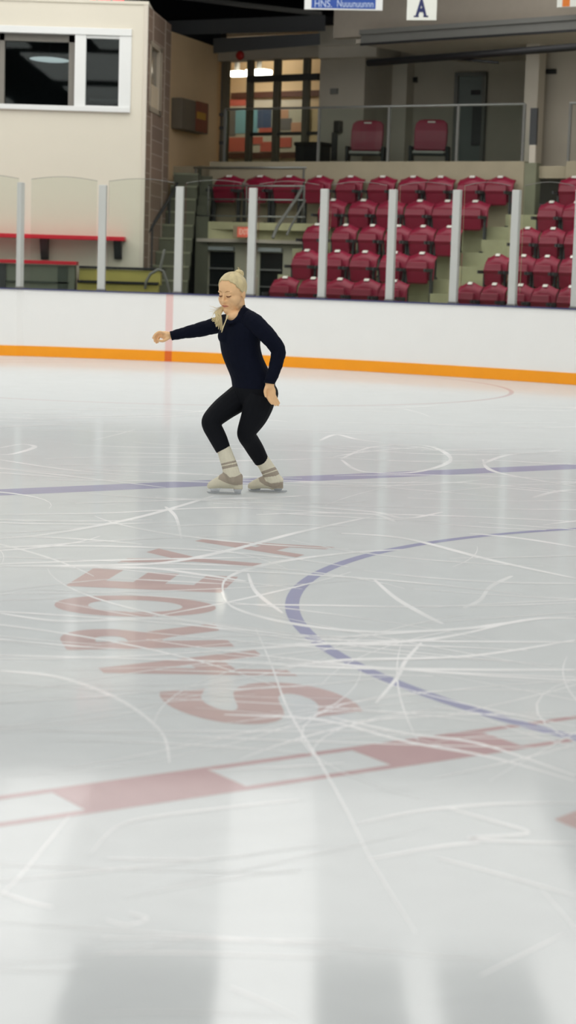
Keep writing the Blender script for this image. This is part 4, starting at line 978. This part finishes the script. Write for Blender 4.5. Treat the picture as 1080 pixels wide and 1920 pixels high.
# clothes
mb = MB(); torso(mb, 1.0, 592, 728)
limb(mb, [(456, 579, .02, .018), (462, 588, -.035, .036), (471, 599, -.09, .048), (480, 612, -.12, .05)]); limb(mb, [(434, 592, .06, .03), (428, 600, .09, .045)])
limb(mb, RARM, .002, False, .0022); limb(mb, LARM, .002, False, .0022)
for s_, (x, y) in ((1, (428, 632)), (-1, (424, 630))): mb.ellipsoid(J(x + (18 if s_ > 0 else 0), y, -.075 if s_ > 0 else -.03), (pl * .062, pf * .05, Vector((0, 0, .055))))
# neckband: follows the neck, lower at the front
R = []
for i in range(7):
    t = i / 6; c = J(446.5 + .5 * t, 588 + 14 * t, 0); w_, d_ = .060 + .068 * t, .056 + .034 * t
    ring = []
    for j in range(28):
        a = 2 * math.pi * j / 28; fw = math.sin(a)
        ring.append(c + pl * (w_ * math.cos(a)) + pf * (d_ * fw) + Vector((0, 0, (.030 * (-fw) * (1 - t) if fw < 0 else -.045 * fw * (1 - t)))))
    R.append(ring)
mb.rings(R)
limb(mb, [(457, 574, .02, .012), (456, 582, -.05, .014), (449, 593, -.09, .014), (439, 603, -.105, .014), (429, 604, -.095, .013), (421, 598, -.05, .013)])
limb(mb, [(458, 584, -.06, .03), (452, 600, -.075, .04)])
sweater = fuse('sweater', mb, NAVYK, person, .0042, 3)
for (x, y, d), (x2, y2, d2), r in (((324, 629, .16), (320.5, 629.8, .16), .0305), ((505.8, 714, -.18), (505.2, 719, -.181), .036)):
    obj('cuff', MB().tube([J(x, y, d), J(x2, y2, d2)], r, 20, False), NAVYK, sweater, smooth=True)
mb = MB()
R = []
for x, y, w, d in spline(TORSO, 4):
    if y < 700: continue
    c = J(x, y); R.append([c + pl * (w * .975 * math.cos(2 * math.pi * j / 28)) + pf * (d * .975 * math.sin(2 * math.pi * j / 28)) for j in range(28)])
mb.rings(R); limb(mb, RLEG, 0, False); limb(mb, LLEG, 0, False)
mb.ellipsoid(J(496, 738, .0), (pl * .09, pf * .09, Vector((0, 0, .085))))
fuse('leggings', mb, LEGK, person, .0042, 4)
# skates under cream covers and knit socks
def inside(p, poly):
    x, y = p; c = False
    for (x1, y1), (x2, y2) in zip(poly, poly[1:] + poly[:1]):
        if (y1 > y) != (y2 > y) and x < (x2 - x1) * (y - y1) / (y2 - y1) + x1: c = not c
    return c
def foot(dy, shaft, rings_, bands, stripe, blade, heel, posts_):
    t = MB(); limb(t, shaft, 0, True)
    Rr = []
    for x, y, h, w_ in spline(rings_, 4):
        c = J(x, y, dy); ring = []
        for j in range(24):
            a = 2 * math.pi * j / 24; sy = math.sin(a); sy = max(sy, -.93)
            ring.append(c + Vector((0, w_ * math.cos(a), h * PXM * sy)))
        Rr.append(ring)
    t.rings(Rr)
    t.hexa([J(heel[0], heel[3], dy - .028), J(heel[1], heel[3], dy - .028), J(heel[1], heel[3], dy + .028), J(heel[0], heel[3], dy + .028), J(heel[0], heel[2], dy - .03), J(heel[1], heel[2], dy - .03), J(heel[1], heel[2], dy + .03), J(heel[0], heel[2], dy + .03)])
    sk = fuse('ice_skate', t, CREAMK, person, .0032, 3); me = sk.data; me.materials.append(TAUPE); me.materials.append(SOCKM)
    for p in me.polygons:
        q = proj(p.center + WORLD[sk])
        if any(inside(q, b) for b in bands): p.material_index = 1
        elif inside(q, stripe): p.material_index = 2
    for m_ in (MB(),):
        zb = .002; a = J(blade[0], blade[2], dy); b = J(blade[1], blade[2], dy); top = J(blade[0], blade[2] - 4, dy).z
        prof = [(a.x, zb + .012), (a.x + .012, zb), (b.x - .01, zb), (b.x, zb + .004), (b.x, top), (a.x + .004, top)]
        n = len(prof); m_.add([(x, a.y - .0025, z) for x, z in prof] + [(x, a.y + .0025, z) for x, z in prof], [tuple(range(n)), tuple(range(2 * n - 1, n - 1, -1))] + [(i, (i + 1) % n, n + (i + 1) % n, n + i) for i in range(n)])
        for x0, x1, y0, x2, x3 in posts_:
            zt_ = J(x0, y0, dy).z; X0, X1, X2, X3 = [J(v, 915, dy).x for v in (x0, x1, x2, x3)]
            m_.hexa([(X2, a.y - .004, top - .004), (X3, a.y - .004, top - .004), (X3, a.y + .004, top - .004), (X2, a.y + .004, top - .004), (X0, a.y - .022, zt_), (X1, a.y - .022, zt_), (X1, a.y + .022, zt_), (X0, a.y + .022, zt_)])
        bl = obj('blade', m_, BLADEM, sk); bl['label'] = 'polished steel blade'
foot(-.08, [(420, 843, -.07, .046), (425, 858, -.072, .049), (430, 872, -.075, .051), (434, 888, -.08, .055), (436, 898, -.08, .055)],
     [(388.5, 911, 2, .012), (391, 910.5, 6, .026), (397, 908.5, 8.5, .038), (406, 905.5, 11, .044), (416, 902, 14.5, .045), (428, 900, 17, .043), (440, 900, 17, .040), (450, 901, 15, .036), (455, 902, 10, .024)],
     [[(409, 898), (412, 888), (418, 885), (424, 889), (430, 895), (438, 895), (446, 892), (458, 885), (460, 908), (440, 910), (425, 906)], [(405, 871.5), (446, 862), (446, 866), (406, 875)], [(405, 877), (448, 868), (449, 873), (408, 882)]],
     [(400, 838), (450, 838), (455, 888), (440, 894), (430, 894), (424, 888), (414, 884)], (387, 452, 925.5), (439, 455, 908, 917.5), [(393, 414, 914, 396, 411), (438, 454, 916.5, 440, 451)])
foot(.10, [(489, 858, .075, .045), (493, 865, .08, .047), (500, 876, .088, .049), (507, 888, .092, .052), (512, 900, .098, .054), (512, 904, .1, .05)],
     [(464.5, 912, 2, .012), (467, 911, 5.5, .026), (473, 909.5, 8, .037), (483, 906.5, 10.5, .043), (494, 904, 12.5, .044), (506, 902.5, 15, .042), (517, 902.5, 15, .040), (526, 904, 12, .034), (531, 905, 8, .022)],
     [[(484, 895), (488, 889), (493, 891), (498, 902), (508, 907), (534, 903), (534, 915), (512, 915.5), (497, 910), (487, 903)], [(486, 886), (517, 875), (521, 879.5), (489, 890.5)], [(490, 892), (523, 881), (527, 887), (517, 892.5), (496, 895)]],
     [(478, 858), (515, 858), (535, 900), (508, 906), (499, 901), (493, 890), (486, 888)], (464, 538, 921.5), (514, 531, 908, 916), [(468, 490, 912.5, 471, 487), (513, 530, 914.5, 515, 527)])
#SKATER-END

# ================================================================== world and view
wd = bpy.data.worlds.new('world'); SC.world = wd; wd.use_nodes = True
wd.node_tree.nodes['Background'].inputs[0].default_value = (.6, .62, .65, 1); wd.node_tree.nodes['Background'].inputs[1].default_value = .12
SC.view_settings.view_transform = 'Standard'; SC.view_settings.look = 'None'; SC.view_settings.gamma = 1; SC.view_settings.exposure = -0.62
SC.view_settings.use_curve_mapping = False
SC.cycles.use_denoising = True
SC.cycles.max_bounces = 8; SC.cycles.transparent_max_bounces = 16
SC.cycles.sample_clamp_indirect = 6
